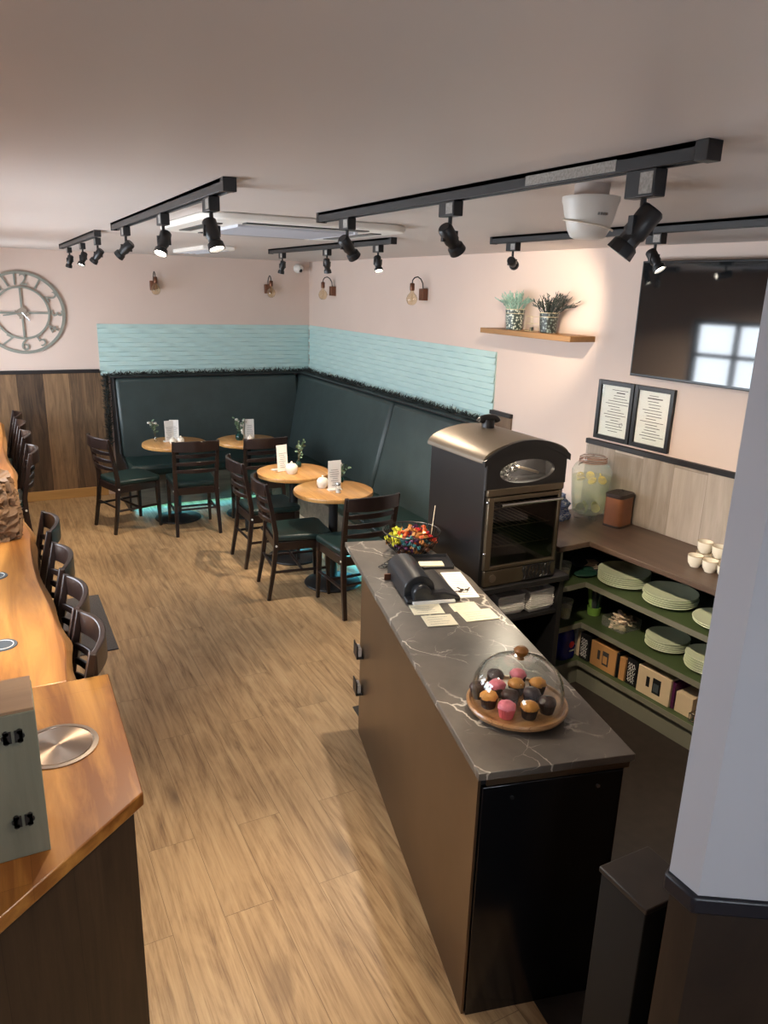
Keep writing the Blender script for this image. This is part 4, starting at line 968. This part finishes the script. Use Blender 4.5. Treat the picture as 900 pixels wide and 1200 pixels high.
# short end items
t = thing('serving_cup', 'small white cup at the left of the upper shelf', 'cup', tvloc(.44, .55, .65)); MB().lathe([(0, 0), (.026, 0), (.034, .09), (.031, .09), (.024, .006), (0, .006)], 24).build('body', 'cup', t); MB().lathe([(0, .007), (.024, .007), (.028, .05), (0, .05)], 20).build('contents', 'stickpaper', t)
t = thing('dark_platter', 'dark oval platter of pale napkins at the left of the upper shelf', 'platter', tvloc(.40, .30, .65)); MB().lathe([(0, 0), (.08, 0), (.12, .03), (.115, .032), (.075, .006), (0, .006)], 40).build('dish', 'slate', t)
b = MB()
for k in range(5): b.box((-.02 + .012 * k, -.03 + .012 * k, .016 + .004 * k), (.08, .05, .004), (0, .1, .3 * k))
b.build('napkins', 'stickpaper', t)
t = thing('green_cloth', 'folded dark green cloth at the front left of the upper shelf', 'cloth', tvloc(.48, .42, .65)); b = MB()
b.sphere((0, 0, .016), .016, 14, (5, 3.2, 1), 8).sphere((.03, .03, .024), .014, 12, (3.5, 2.5, 1), 8); b.build('fold', 'darkgreenplastic', t)
t = thing('plastic_cup', 'clear plastic cup of pale yellow lids on the middle shelf', 'cup', tvloc(.46, .535, .40)); MB().lathe([(0, 0), (.03, 0), (.042, .115), (.039, .115), (.028, .005), (0, .005)], 28).build('body', 'cup', t); MB().lathe([(0, .006), (.028, .006), (.035, .075), (0, .078)], 24).build('contents', 'yellowcream', t)
t = thing('bottle_bunch', 'holder of green handled utensils at the left of the middle shelf', 'utensils', tvloc(.50, .34, .40))
MB().lathe([(0, 0), (.035, 0), (.042, .05), (.038, .05), (.03, .006), (0, .006)], 20).build('holder', 'greenplastic', t)
for k, m_ in enumerate(('greenplastic', 'darkgreenplastic', 'greenplastic', 'slate', 'darkgreenplastic')):
    a = k * 1.26; MB().tube([(.012 * math.cos(a), .012 * math.sin(a), .01), (.022 * math.cos(a), .022 * math.sin(a), .08), (.034 * math.cos(a), .034 * math.sin(a), .16)], [.008, .015, .014], 10).build('handle', m_, t)
t = thing('sachet_tub', 'clear tub piled with cream sachets on the middle shelf', 'tub', tvloc(.70, .33, .40), -PI / 2 + A4)
MB().bb(-.075, .075, -.075, .075, 0, .003).bb(-.077, -.074, -.075, .075, 0, .055).bb(.074, .077, -.075, .075, 0, .055).bb(-.075, .075, -.078, -.075, 0, .055).bb(-.075, .075, .075, .078, 0, .055).build('tub', 'clearbox', t)
sp = MB().box((0, 0, 0), (.07, .018, .007)).build('sachet', 'stickpaper', bevel=.002); rnd = random.Random(5); k = 0
c_, s_ = math.cos(-PI / 2 + A4), math.sin(-PI / 2 + A4)
for z, R_, n in ((.01, .05, 9), (.022, .05, 9), (.034, .045, 8), (.046, .04, 7), (.058, .032, 6), (.07, .02, 4), (.08, .01, 2)):
    for q in range(n):
        o = sp if k == 0 else sp.copy()
        if k: COL.objects.link(o)
        x, y = rnd.uniform(-R_, R_) * .75, rnd.uniform(-R_, R_); base = tv(.70, .33); o.location = (base[0] + c_ * x - s_ * y, base[1] + s_ * x + c_ * y, .40 + z); o.rotation_euler = (rnd.uniform(-.2, .2), rnd.uniform(-.25, .25), rnd.uniform(0, 3.1))
        tag(o, 'cream paper sachet in the clear tub on the middle shelf', 'sachet', 'cream sachets in the tub'); k += 1
# lower shelf goods
def boxthing(name, label, cat, s, t, z, ds, dt, dz, mat, rz=0, deco=None):
    o = thing(name, label, cat, tvloc(s, t, z), -PI / 2 + A4 + rz)      # local x along wall, local -y towards the room... (+y out of the room)
    MB().bb(-ds / 2, ds / 2, -dt / 2, dt / 2, 0, dz).build('carton', mat, o, bevel=.002)
    if deco: deco(o, ds, dt, dz)
    return o
def script(o, ds, dt, dz):
    b = MB(); rr = random.Random(3)
    for k in range(7): b.tube([(-ds * .34 + ds * .68 * q / 9 * (1 if k % 2 else .9), -dt / 2 - .001, dz * (.16 + .1 * k) + .010 * math.sin(q * 1.9 + k)) for q in range(10)], .0016, 5)
    b.build('script_lettering', 'white', o, label='white swirling lettering')
def windows(col):
    def fn(o, ds, dt, dz):
        MB().bb(-ds * .22, -ds * .12, -dt / 2 - .0015, -dt / 2, dz * .35, dz * .72).build('small_cutout', col, o); MB().bb(-ds * .02, ds * .22, -dt / 2 - .0015, -dt / 2, dz * .22, dz * .78).build('picture', col, o)
        MB().bb(ds * .01, ds * .17, -dt / 2 - .0025, -dt / 2 - .001, dz * .3, dz * .6).build('picture_detail', 'card' if col == 'inkd' else 'slate', o)
    return fn
b = MB(); rows = []; rr = random.Random(6)
for j in range(9):
    for i in range(24):
        a = 2 * PI * i / 24; k = (1 - .3 * (j / 8) ** 3); rows.append((.065 * k * math.copysign(abs(math.cos(a)) ** .7, math.cos(a)) + rr.uniform(-.004, .004), .045 * k * math.copysign(abs(math.sin(a)) ** .7, math.sin(a)) + rr.uniform(-.004, .004), .2 * j / 8 + .01 * math.sin(3 * a) * (j / 8)))
f = [tuple(range(23, -1, -1)), tuple(192 + i for i in range(24))]
for j in range(8):
    for i in range(24): f.append((j * 24 + i, j * 24 + (i + 1) % 24, (j + 1) * 24 + (i + 1) % 24, (j + 1) * 24 + i))
b.add(rows, f); t = thing('blue_packet', 'shiny deep blue packet with a red blob at the left of the lower shelf', 'packet', tvloc(.475, .53, .16), CY + .35); b.build('packet', 'bluebag', t)
MB().sphere((.012, -.046, .09), .022, 12, (1, .15, 1), 8).build('red_print', 'redblob', t); MB().bb(-.005, .03, -.05, -.046, .05, .058).build('white_print', 'white', t)
boxthing('carton', 'slim pale green carton beside the blue packet', 'carton', .452, .385, .16, .02, .14, .16, 'greenplastic'); boxthing('carton', 'slim white carton between green ones on the lower shelf', 'carton', .48, .385, .16, .022, .14, .17, 'white'); boxthing('carton', 'narrow cream carton right of the slim white one', 'carton', .508, .385, .16, .02, .13, .165, 'cardlight')
boxthing('carton', 'black carton with white swirling lettering, left one on the lower shelf', 'carton', .565, .37, .16, .07, .18, .165, 'blackcard', 0, script)
boxthing('carton', 'brown cardboard carton with two printed windows on the lower shelf', 'carton', .705, .37, .16, .185, .17, .15, 'card', 0, windows('inkd'))
boxthing('carton', 'thin black carton end right of the brown cardboard carton', 'carton', .808, .375, .16, .014, .16, .15, 'blackcard'); boxthing('carton', 'plain brown cardboard carton between the black ones', 'carton', .84, .38, .16, .04, .14, .135, 'card')
boxthing('carton', 'black carton with white swirling lettering, right one on the lower shelf', 'carton', .905, .36, .16, .07, .18, .16, 'blackcard', 0, script)
boxthing('carton', 'cream carton with a black picture window on the lower shelf', 'carton', 1.06, .37, .16, .21, .18, .155, 'cardlight', 0, windows('blackcard'))
boxthing('carton', 'dark purple carton end beside the cream carton', 'carton', 1.178, .365, .16, .018, .17, .15, 'sweet_purple'); boxthing('carton', 'open pale cardboard carton at the right of the lower shelf', 'carton', 1.245, .37, .16, .10, .16, .11, 'cardlight')
t = thing('wire_tray', 'chrome wire tray with brown packets at the right of the lower shelf', 'tray', tvloc(1.385, .36, .16), -PI / 2 + A4)
b = MB()
for z in (.01, .05): b.tube([(-.08, -.12, z), (.08, -.12, z), (.08, .12, z), (-.08, .12, z)], .003, 6, True)
for k in range(9): x = -.08 + .02 * k; b.tube([(x, -.12, .05), (x, -.12, .01), (x, .12, .01), (x, .12, .05)], .0018, 5)
b.build('wires', 'chrome', t); o = boxthing('paper_packet', 'flat brown paper packet lying in the chrome wire tray', 'packet', 1.385, .36, .173, .13, .2, .03, 'card')

# things on the worktop
jg = thing('drinks_dispenser', 'large ribbed glass jar of lemon water with copper clip lid on the dark worktop', 'jar', tvloc(.24, .20, .9))
MB().openlathe([(.07, .03), (.095, .05), (.108, .16), (.116, .27), (.117, .30), (.10, .335), (.075, .35)], 72, None, .012, 24).build('jar', 'frost', jg, sub=-1)
MB().lathe([(0, .035), (.065, .035), (.09, .055), (.103, .16), (.11, .265), (0, .265)], 48).build('lemon_water', 'water', jg)
for k in range(3): a = k * 2.1 + .4; MB().lathe([(.016, 0), (.028, .012), (.024, .034), (0, .036)], 16, Matrix.Translation((.055 * math.cos(a), .055 * math.sin(a), 0))).build('foot', 'clearglass', jg)
for k in range(6):
    a = k * 1.05 + 3.0; MB().cyl((.07 * math.cos(a), .07 * math.sin(a), .252), .027, .006, 18, (.5, .4 * k, a)).build('lemon_slice', 'lemon', jg)
for k in range(5): a = k * 1.25; MB().cyl((.05 * math.cos(a), .05 * math.sin(a), .075), .026, .006, 18, (1.2, .3 * k, a)).build('lemon_slice', 'yellowcream', jg)
MB().lathe([(.078, .35), (.08, .362), (.075, .385), (.06, .395), (0, .398)], 36).build('glass_lid', 'clearglass', jg)
for z, r in ((.356, .081), (.366, .08), (.38, .078)): MB().tube(circ(r, z), .003, 6, True).build('clip_wire', 'copperwire', jg)
MB().tube([(-.08, 0, .36), (-.105, 0, .35), (-.11, 0, .34)], .003, 6).build('clip_lever', 'chrome', jg)
ib = thing('ice_bucket', 'tan leather ice bucket with dark lid and strap handle on the worktop', 'bucket', tvloc(.415, .135, .9), .25)
b = MB(); rr_p = [(.072 * math.copysign(abs(math.cos(2 * PI * k / 40)) ** .38, math.cos(2 * PI * k / 40)), .06 * math.copysign(abs(math.sin(2 * PI * k / 40)) ** .38, math.sin(2 * PI * k / 40))) for k in range(40)]
b.prism(rr_p, .012, .175); b.build('body', 'tan', ib); MB().prism([(x * 1.02, y * 1.02) for x, y in rr_p], 0, .012).build('base', 'darkbrown', ib)
MB().prism([(x * 1.04, y * 1.04) for x, y in rr_p], .175, .2).build('lid', 'darkbrown', ib, bevel=.004); MB().tube([(-.02, 0, .2), (-.01, 0, .212), (.02, 0, .212), (.03, 0, .2)], .004, 8).build('lid_handle', 'darkbrown', ib)
MB().tube([(.076, -.01, .19), (.088, -.01, .185), (.09, -.01, .12), (.085, -.01, .1)], .006, 8).build('strap', 'darkbrown', ib)
b = MB(); rows = []; rr = random.Random(12)
for j in range(11):
    for i in range(26):
        a = 2 * PI * i / 26; k = 1 + .15 * math.sin(j * 1.3) - .55 * (j / 10) ** 2; rows.append((.085 * k * math.cos(a) + rr.uniform(-.009, .009), .055 * k * math.sin(a) + rr.uniform(-.009, .009), .15 * j / 10 + rr.uniform(-.004, .004) * (j > 0)))
f = [tuple(range(25, -1, -1)), tuple(260 + i for i in range(26))]
for j in range(10):
    for i in range(26): f.append((j * 26 + i, j * 26 + (i + 1) % 26, (j + 1) * 26 + (i + 1) % 26, (j + 1) * 26 + i))
b.add(rows, f); o = b.build('snack_bag', 'crisp', loc=tvloc(.16, .36, .9), rz=.3, smooth=False); tag(o, 'crinkled blue and white bag between the oven and the glass jar', 'bag')
def teacup(loc, rz, label):
    t = thing('teacup', label, 'cup', loc, rz, 'white china teacups')
    MB().lathe([(0, 0), (.023, 0), (.024, .003), (.035, .02), (.038, .042), (.039, .06), (.037, .06), (.035, .042), (.031, .02), (0, .006)], 28).build('body', 'whitecer', t)
    MB().tube([(.037 + .02 * math.sin(PI * k / 8), 0, .013 + .037 * k / 8) for k in range(9)], .003, 7).build('handle', 'whitecer', t)
    MB().tube(circ(.039, .06, 28), .0009, 5, True).build('gold_rim', 'gold', t); return t
cups = []
WRD = {0: 'left', 1: 'middle', 2: 'right'}
cup0 = None
for c_i in range(3):
    for row, (tt, zz, nm) in enumerate(((.325, .9, 'front row of cups on the worktop'), (.245, .9, 'back row of cups on the worktop'), (.245, .957, 'upper layer of cups stacked on the worktop'))):
        s_c = 1.10 + .085 * c_i - (.012 if row else 0); lb = 'white gold-rimmed teacup, ' + WRD[c_i] + ' one in the ' + nm; rz_ = (2.7, .6, 1.0, 2.2, .4, 1.6, 2.4, .5, .9)[c_i * 3 + row] - PI / 2 * (row == 1 and c_i == 0) * 0
        p = tvloc(s_c, tt, zz)
        rz_ = [(-.5), (2.6), (-.4)][row] + .35 * c_i
        if cup0 is None: cup0 = teacup(p, rz_, lb)
        else: dup(cup0, p, rz_, lb)

# ------------------------------------------------------------------ wall objects
def on_tv(name, label, cat, s, z, t=.02):       # local x along, local z up, local -y into the room
    p = tv(s, t); return thing(name, label, cat, (p[0], p[1], z), -PI / 2 + A4)
tvo = on_tv('television', 'large black wall mounted television reflecting a bright window', 'television', .85, 2.083, .018)
MB().bb(-.3, .3, -.05, 0, -.15, .15).build('mount', 'blackmetal', tvo); MB().bb(-.5, .5, -.085, -.05, -.31, .31).build('casing', 'bezel', tvo, bevel=.004)
MB().bb(-.49, .49, -.0862, -.0845, -.295, .30).build('screen', 'screen', tvo)
for i, (s, lb) in enumerate(((.205, 'left black framed certificate below the television'), (.485, 'right black framed certificate below the television'))):
    f = on_tv('certificate_frame', lb, 'picture frame', s, 1.54, .018); f['group'] = 'framed certificates'; w_, h_ = .137, .178
    b = MB()
    for q in ((-w_, -w_ + .026, -h_, h_), (w_ - .026, w_, -h_, h_), (-w_ + .026, w_ - .026, h_ - .026, h_), (-w_ + .026, w_ - .026, -h_, -h_ + .026)): b.bb(q[0], q[1], -.022, 0, q[2], q[3])
    b.build('frame', 'bezel', f, bevel=.002); MB().bb(-w_ + .02, w_ - .02, -.008, -.004, -h_ + .02, h_ - .02).build('sheet', 'paper', f)
    b = MB(); rr = random.Random(30 + i)
    for k in range(16):
        z = .125 - .0165 * k; l = rr.uniform(.03, .085); cxx = rr.uniform(-.01, .01) + (.03 if i == 0 and k < 5 else 0); b.bb(cxx - l, min(.1, cxx + l), -.0095, -.008, z, z + (.006 if k == 1 else .003))
    if i == 0: b.tube([(.06 + .012 * math.cos(q * .6), -.0088, -.075 + .012 * math.sin(q * .6)) for q in range(11)], .001, 5)
    b.build('print', 'inkd', f); MB().bb(-w_ + .024, w_ - .024, -.014, -.012, -h_ + .024, h_ - .024).build('glazing', 'clearglass', f)
# shelf with plants
sh = MB().bb(-.2, 0, -4.695, -3.74, 1.93, 1.965).build('wall_shelf', 'shelfwood', bevel=.003); tag(sh, 'oak floating shelf on the right wall holding two mosaic pots', 'shelf')
def spiky(loc, label, potm, twm, r, h, n, tall, spread, seed, lean=0):
    rnd = random.Random(seed); t = thing('potted_plant', label, 'plant', loc)
    MB().lathe([(0, 0), (r * .82, 0), (r, h), (r * .94, h), (r * .78, .01), (0, .01)], 32).build('pot', potm, t); MB().tube(circ(r * 1.03, h, 32), .002, 6, True).tube(circ(r * .98, h * .8, 32), .0015, 6, True).build('rim_wire', 'wirew', t)
    MB().lathe([(0, h * .8), (r * .9, h * .8)], 24).build('soil', 'stem', t); tw, lf = MB(), MB()
    for k in range(n):
        a = rnd.uniform(0, 2 * PI); rr2 = rnd.uniform(0, r * .8); b0 = Vector((rr2 * math.cos(a), rr2 * math.sin(a), h * .85)); out = rnd.uniform(.2, 1) * spread
        tip = b0 + Vector((max(-.08, min(.05, out * math.cos(a))), out * math.sin(a) + lean, tall * rnd.uniform(.5, 1) * (1.1 - .5 * out / spread)))
        mid = b0.lerp(tip, .5) + Vector((0, 0, .02)); tw.tube([b0, mid, tip], [.0022, .0018, .0012], 5)
        for q in range(7): u = .3 + .1 * q; c = b0.lerp(mid, u * 2) if u < .5 else mid.lerp(tip, u * 2 - 1); lf.leaf(c, ((tip - b0).normalized() + Vector((rnd.uniform(-.9, .9), rnd.uniform(-.9, .9), rnd.uniform(0, .6)))), rnd.uniform(.016, .03), .006, .1, rnd.uniform(0, 3))
    tw.build('twig', twm, t, kind='stuff'); lf.build('leaf', twm, t, kind='stuff', sub=-1); return t
spiky((-.1, -4.0, 1.965), 'pale teal twiggy plant in a white and green mosaic pot on the shelf', 'mosaic', 'paleleaf', .066, .135, 60, .17, .11, 2)
spiky((-.1, -4.36, 1.965), 'dark twiggy plant in a dark mosaic pot on the shelf', 'mosaicd', 'darkwire', .062, .125, 55, .17, .14, 4, -.05)
t = thing('wire_lantern', 'tiny cream wire lantern between the two mosaic pots', 'lantern', (-.1, -4.19, 1.965)); b = MB()
for x in (-.03, .03):
    for y in (-.03, .03): b.tube([(x, y, 0), (x, y, .095)], .0015, 5)
for z in (.003, .05, .095): b.tube([(-.03, -.03, z), (.03, -.03, z), (.03, .03, z), (-.03, .03, z)], .0015, 5, True)
b.build('frame', 'wirew', t); MB().cyl((0, 0, .014), .012, .024, 12).build('tealight', 'darkwire', t)
# clock
ck = thing('wall_clock', 'large round skeleton wall clock with cut out numerals on the back wall', 'clock', (-2.985, -.012, 1.885))
def ringmesh(r0, r1, y0, y1, n=72):
    mb = MB(); v = []; f = []
    for k in range(n):
        a = 2 * PI * k / n; c, s = math.cos(a), math.sin(a); v += [(r0 * c, y0, r0 * s), (r1 * c, y0, r1 * s), (r1 * c, y1, r1 * s), (r0 * c, y1, r0 * s)]
    for k in range(n):
        a, b2 = 4 * k, 4 * ((k + 1) % n)
        for q in range(4): f.append((a + q, b2 + q, b2 + (q + 1) % 4, a + (q + 1) % 4))
    mb.add(v, f); return mb
ringmesh(.362, .388, -.012, .012).build('outer_ring', 'clock', ck); ringmesh(.232, .250, -.012, .012).build('inner_ring', 'clock', ck)
b = MB(); b.bb(-.009, .009, -.008, .008, -.235, .235).bb(-.235, .235, -.008, .008, -.009, .009); b.build('spokes', 'clock', ck)
for hnum in range(1, 13):
    v, f = text_verts(str(hnum), .155, .012); a = PI / 2 - hnum * PI / 6; rot = a - PI / 2
    if 4 <= hnum <= 8: rot += PI
    M = Matrix.Translation((.306 * math.cos(a), 0, .306 * math.sin(a))) @ Matrix.Rotation(-rot, 4, 'Y') @ Matrix.Rotation(PI / 2, 4, 'X')
    b = MB(); b.add(v, f, M); b.build('numeral', 'clock', ck, sub=-1, smooth=False)
b = MB(); rr = random.Random(8)
for k in range(9): a = k * .7; b.box((.04 * math.cos(a), -.014, .035 * math.sin(a)), (.05, .004, .018), (0, a + .5, 0))
b.cyl((0, -.012, 0), .035, .012, 20, (PI / 2, 0, 0)); b.build('centre_medallion', 'steel', ck, label='mirrored centre piece')
MB().box((-.085, -.022, -.012), (.17, .003, .012), (0, -.14, 0)).build('hour_hand', 'clock', ck); MB().box((.03, -.026, -.035), (.1, .003, .01), (0, .9, 0)).build('minute_hand', 'chrome', ck)
# bulb sconces: local -y = out of the wall
def sconce(loc, rz, label):
    t = thing('wall_sconce', label, 'wall light', loc, rz, 'bulb wall sconces'); s = .9
    MB().bb(-.035, .035, -.05, 0, -.075, .02).build('wall_block', 'sconcebox', t, bevel=.003)
    pts = [(0, -.03, .02)] + [(0, -.03 - .11 * (1 - math.cos(PI * k / 10)) / 2 * 1.0, .02 + .105 * math.sin(PI * (.08 + .92 * k / 10)) + .0) for k in range(1, 10)]
    pts = [(0, -.03, .02), (0, -.034, .06), (0, -.055, .095), (0, -.085, .112), (0, -.115, .105), (0, -.132, .085), (0, -.135, .062)]
    MB().tube(pts, .005, 8).build('arm', 'blackmetal', t)
    MB().lathe([(0, .062), (.016, .062), (.02, .055), (.02, .01), (.017, .0), (0, 0)], 20, Matrix.Translation((0, -.135, 0))).build('socket', 'copper', t)
    MB().lathe([(.014, 0), (.018, -.016), (.036, -.034), (.047, -.06), (.046, -.08), (.034, -.105), (.016, -.116), (0, -.118)], 24, Matrix.Translation((0, -.135, 0))).build('bulb', 'amber', t)
    MB().tube([(.008 * math.cos(k * 1.3), -.135 + .008 * math.sin(k * 1.3), -.02 - .004 * k) for k in range(18)], .0012, 5).build('filament', 'gold', t); return t
s0 = sconce((-1.73, 0, 2.2), 0, 'copper bulb sconce on the back wall nearest the clock')
dup(s0, (-.50, 0, 2.2), 0, 'copper bulb sconce on the back wall nearest the room corner'); dup(s0, (0, -.72, 2.2), -PI / 2, 'copper bulb sconce on the right wall nearest the room corner'); dup(s0, (0, -2.62, 2.2), -PI / 2, 'copper bulb sconce on the right wall nearest the plant shelf')
# security camera
t = thing('security_camera', 'white dome security camera in the corner under the ceiling', 'security camera', (-.16, -.0, 2.40))
MB().bb(-.02, .02, -.03, 0, -.01, .03).build('bracket', 'white', t); MB().sphere((0, -.075, 0), .055, 20, (1, 1.1, .9), 14).build('housing', 'white', t); MB().sphere((.01, -.12, -.022), .02, 14).build('lens', 'screen', t)
# smoke / sounder bowl on the ceiling
t = thing('ceiling_sounder', 'white tapered bowl fixture on the ceiling near the long track', 'ceiling fixture', (-1.885, -6.66, 2.447))
MB().cyl((0, 0, .016), .045, .03, 32).build('base', 'ceil', t)
MB().lathe([(0, 0), (.074, 0), (.074, -.01), (.07, -.02), (.066, -.04), (.055, -.08), (.045, -.098), (.036, -.102), (0, -.102)], 40).build('bowl', 'white', t); MB().tube([(.068 * math.cos(.35 * k) * (1 - .004 * k), .068 * math.sin(.35 * k) * (1 - .004 * k), -.03 - .0035 * k) for k in range(16)], .003, 6).build('groove', 'whitecer', t)
b = MB()
for k in range(4): a = -1.95 + .11 * k; b.box((.067 * math.cos(a), .067 * math.sin(a), -.045), (.006, .004, .006), (0, 0, a))
b.build('printed_mark', 'ink', t)
# ceiling air conditioner cassette
ac = thing('air_conditioner', 'white square ceiling air conditioner cassette with slotted grille', 'air conditioner', (-2.05, -4.72, H))
def rsq(a, r, n=6):
    out = []
    for qx, qy, a0 in ((1, 1, 0), (-1, 1, PI / 2), (-1, -1, PI), (1, -1, 1.5 * PI)):
        for k in range(n + 1): t_ = a0 + PI / 2 * k / n; out.append((qx * (a - r) + r * math.cos(t_), qy * (a - r) + r * math.sin(t_)))
    return out
MB().prism(rsq(.47, .12), -.03, 0).build('panel', 'white', ac, bevel=.008)
b = MB()
for k in range(22): y = -.26 + .0248 * k; b.bb(-.27, .27, y - .006, y + .006, -.04, -.03)
b.bb(-.28, -.265, -.28, .28, -.041, -.03).bb(.265, .28, -.28, .28, -.041, -.03); b.build('grille', 'greywall', ac)
for q in ((-.28, .28, -.40, -.345), (-.28, .28, .345, .40)): MB().bb(q[0], q[1], q[2], q[3], -.034, -.03).build('air_slot', 'till', ac)
for q in ((-.40, -.345), (.345, .40)): MB().bb(q[0], q[1], -.28, .28, -.034, -.03).build('air_slot', 'till', ac)
t = thing('ceiling_vent', 'small white strip vent on the far ceiling', 'vent', (-1.72, -2.0, H)); MB().bb(-.12, .12, -.5, .5, -.03, 0).build('cover', 'white', t, bevel=.006); b = MB()
for k in range(4): b.bb(-.09 + .05 * k, -.06 + .05 * k, -.45, .45, -.033, -.03)
b.build('slots', 'greywall', t)

# ------------------------------------------------------------------ lighting tracks
def track(x, ya, yb, label, sticker=False):
    t = thing('lighting_track', label, 'lighting track', (x, (ya + yb) / 2, H), 0, 'black lighting tracks'); h = abs(yb - ya) / 2
    b = MB(); b.bb(-.0175, -.009, -h, h, -.034, 0).bb(.009, .0175, -h, h, -.034, 0).bb(-.0175, .0175, -h, h, -.012, 0).bb(-.019, .019, -h - .03, -h, -.036, 0).bb(-.019, .019, h, h + .02, -.036, 0); b.build('rail', 'blackmetal', t, bevel=.0015)
    if sticker: MB().bb(-.0185, -.0173, -h + .2, -h + .5, -.03, -.008).build('sticker', 'sticker', t, label='white printed sticker')
    return t
def head(x, y, d, label, lit=True, power=1.0, size=70, k=.62):
    t = thing('track_spotlight', label, 'spotlight', (x, y, H - .034), 0, 'black track spotlights'); d = Vector(d).normalized()
    ha = .04 + .012 * (k > .7); zs = -ha - .04
    MB().bb(-.016, .016, -.04, .04, -ha, 0).build('adapter', 'blackmetal', t, bevel=.002); MB().bb(-.0168, -.0161, -.034, .0, -ha + .006, -.006).build('rating_sticker', 'sticker', t, label='small white sticker')
    MB().tube([(0, 0, -ha), (0, 0, zs - .012)], .006, 8).build('stem', 'blackmetal', t)
    c = Vector((0, 0, zs - .012)); q = d.to_track_quat('Z', 'Y').to_matrix().to_4x4(); M = Matrix.Translation(c - d * .035 * k) @ q @ Matrix.Diagonal((k * 1.05, k * 1.05, k * 1.05, 1))
    MB().lathe([(0, -.02), (.026, -.02), (.033, -.012), (.033, .06), (.028, .066), (.028, .085), (.036, .092), (.039, .12), (.035, .12), (.03, .09), (0, .088)], 8 if k > .7 else 20, M).build('lamp_body', 'blackmetal', t)
    MB().lathe([(0, .1), (.032, .1), (.03, .108), (0, .109)], 20, M).build('lamp_face', 'lamp' if lit else 'lampdim', t)
    y_ = MB(); y_.M = Matrix.Translation(c); y_.box((0, 0, 0), (.08 * k, .02 * k, .05 * k)); y_.build('yoke', 'blackmetal', t)
    l = bpy.data.lights.new('spot', 'SPOT'); l.energy = SPOT * power; l.color = (1, .83, .63); l.spot_size = math.radians(size); l.spot_blend = .7; l.shadow_soft_size = .025
    lo = bpy.data.objects.new('spot', l); COL.objects.link(lo); lo.location = Vector((x, y, H - .034)) + c + d * .1 * k; lo.rotation_euler = (-d).to_track_quat('Z', 'Y').to_euler()
    return t
track(-2.12, -5.42, -7.21, 'long black lighting track with stickers over the marble counter', True)
track(-.94, -4.90, -7.4, 'black lighting track over the worktop by the television')
track(-2.70, -4.17, -6.13, 'black lighting track over the aisle left of the air conditioner')
track(-2.70, -1.38, -3.50, 'short black lighting track farthest left near the clock')
track(-1.28, -2.40, -4.40, 'black lighting track over the booth tables')
T_ = 'black track spotlight '
head(-2.12, -5.65, (.75, .3, -.75), T_ + 'pointing down at the far end of the long counter track')
head(-2.12, -6.35, (1.72, .55, -1.7), T_ + 'in the middle of the long counter track', power=1.8)
head(-2.12, -7.08, (-.4, .4, -.82), T_ + 'largest, angled left at the near end of the long counter track', k=.72)
head(-.94, -5.06, (.94, .86, -.28), T_ + 'turned to the plant shelf beside the television track', power=.8, size=60)
head(-.94, -5.99, (.15, -.55, -.8), T_ + 'shining in front of the television')
head(-2.70, -4.46, (-.6, .45, -.65), T_ + 'at the far end of the aisle track, turned away', power=2.2)
head(-2.70, -5.29, (-.35, -.35, -.85), T_ + 'glowing in the middle of the aisle track', power=1.5)
head(-2.70, -5.96, (.15, -.35, -.9), T_ + 'glowing at the near end of the aisle track', power=.7)
head(-2.68, -1.73, (-.2, .3, -.9), T_ + 'at the far end of the track near the clock', power=1.5)
head(-2.68, -2.59, (-.35, -.2, -.9), T_ + 'glowing in the middle of the track near the clock', power=1.5)
head(-2.68, -3.34, (-.5, .35, -.75), T_ + 'at the near end of the track near the clock', power=1.5)
head(-1.28, -2.65, (-.15, .25, -1), T_ + 'at the far end of the booth track', power=1.5)
head(-1.28, -3.50, (.2, .2, -1), T_ + 'in the middle of the booth track', power=1.5)
head(-1.28, -4.24, (-.05, -.4, -.9), T_ + 'glowing at the near end of the booth track', power=1.5)

# ------------------------------------------------------------------ black newel post
t = thing('newel_post', 'square black post in front of the counter beside the pale wall end', 'post', (-2.08, -7.305, 0))
MB().bb(-.075, .075, -.07, .07, 0, .885).build('shaft', 'blackpost', t, bevel=.003); MB().bb(-.08, .08, -.075, .075, .885, .9).build('cap', 'darkfloor', t, bevel=.003)
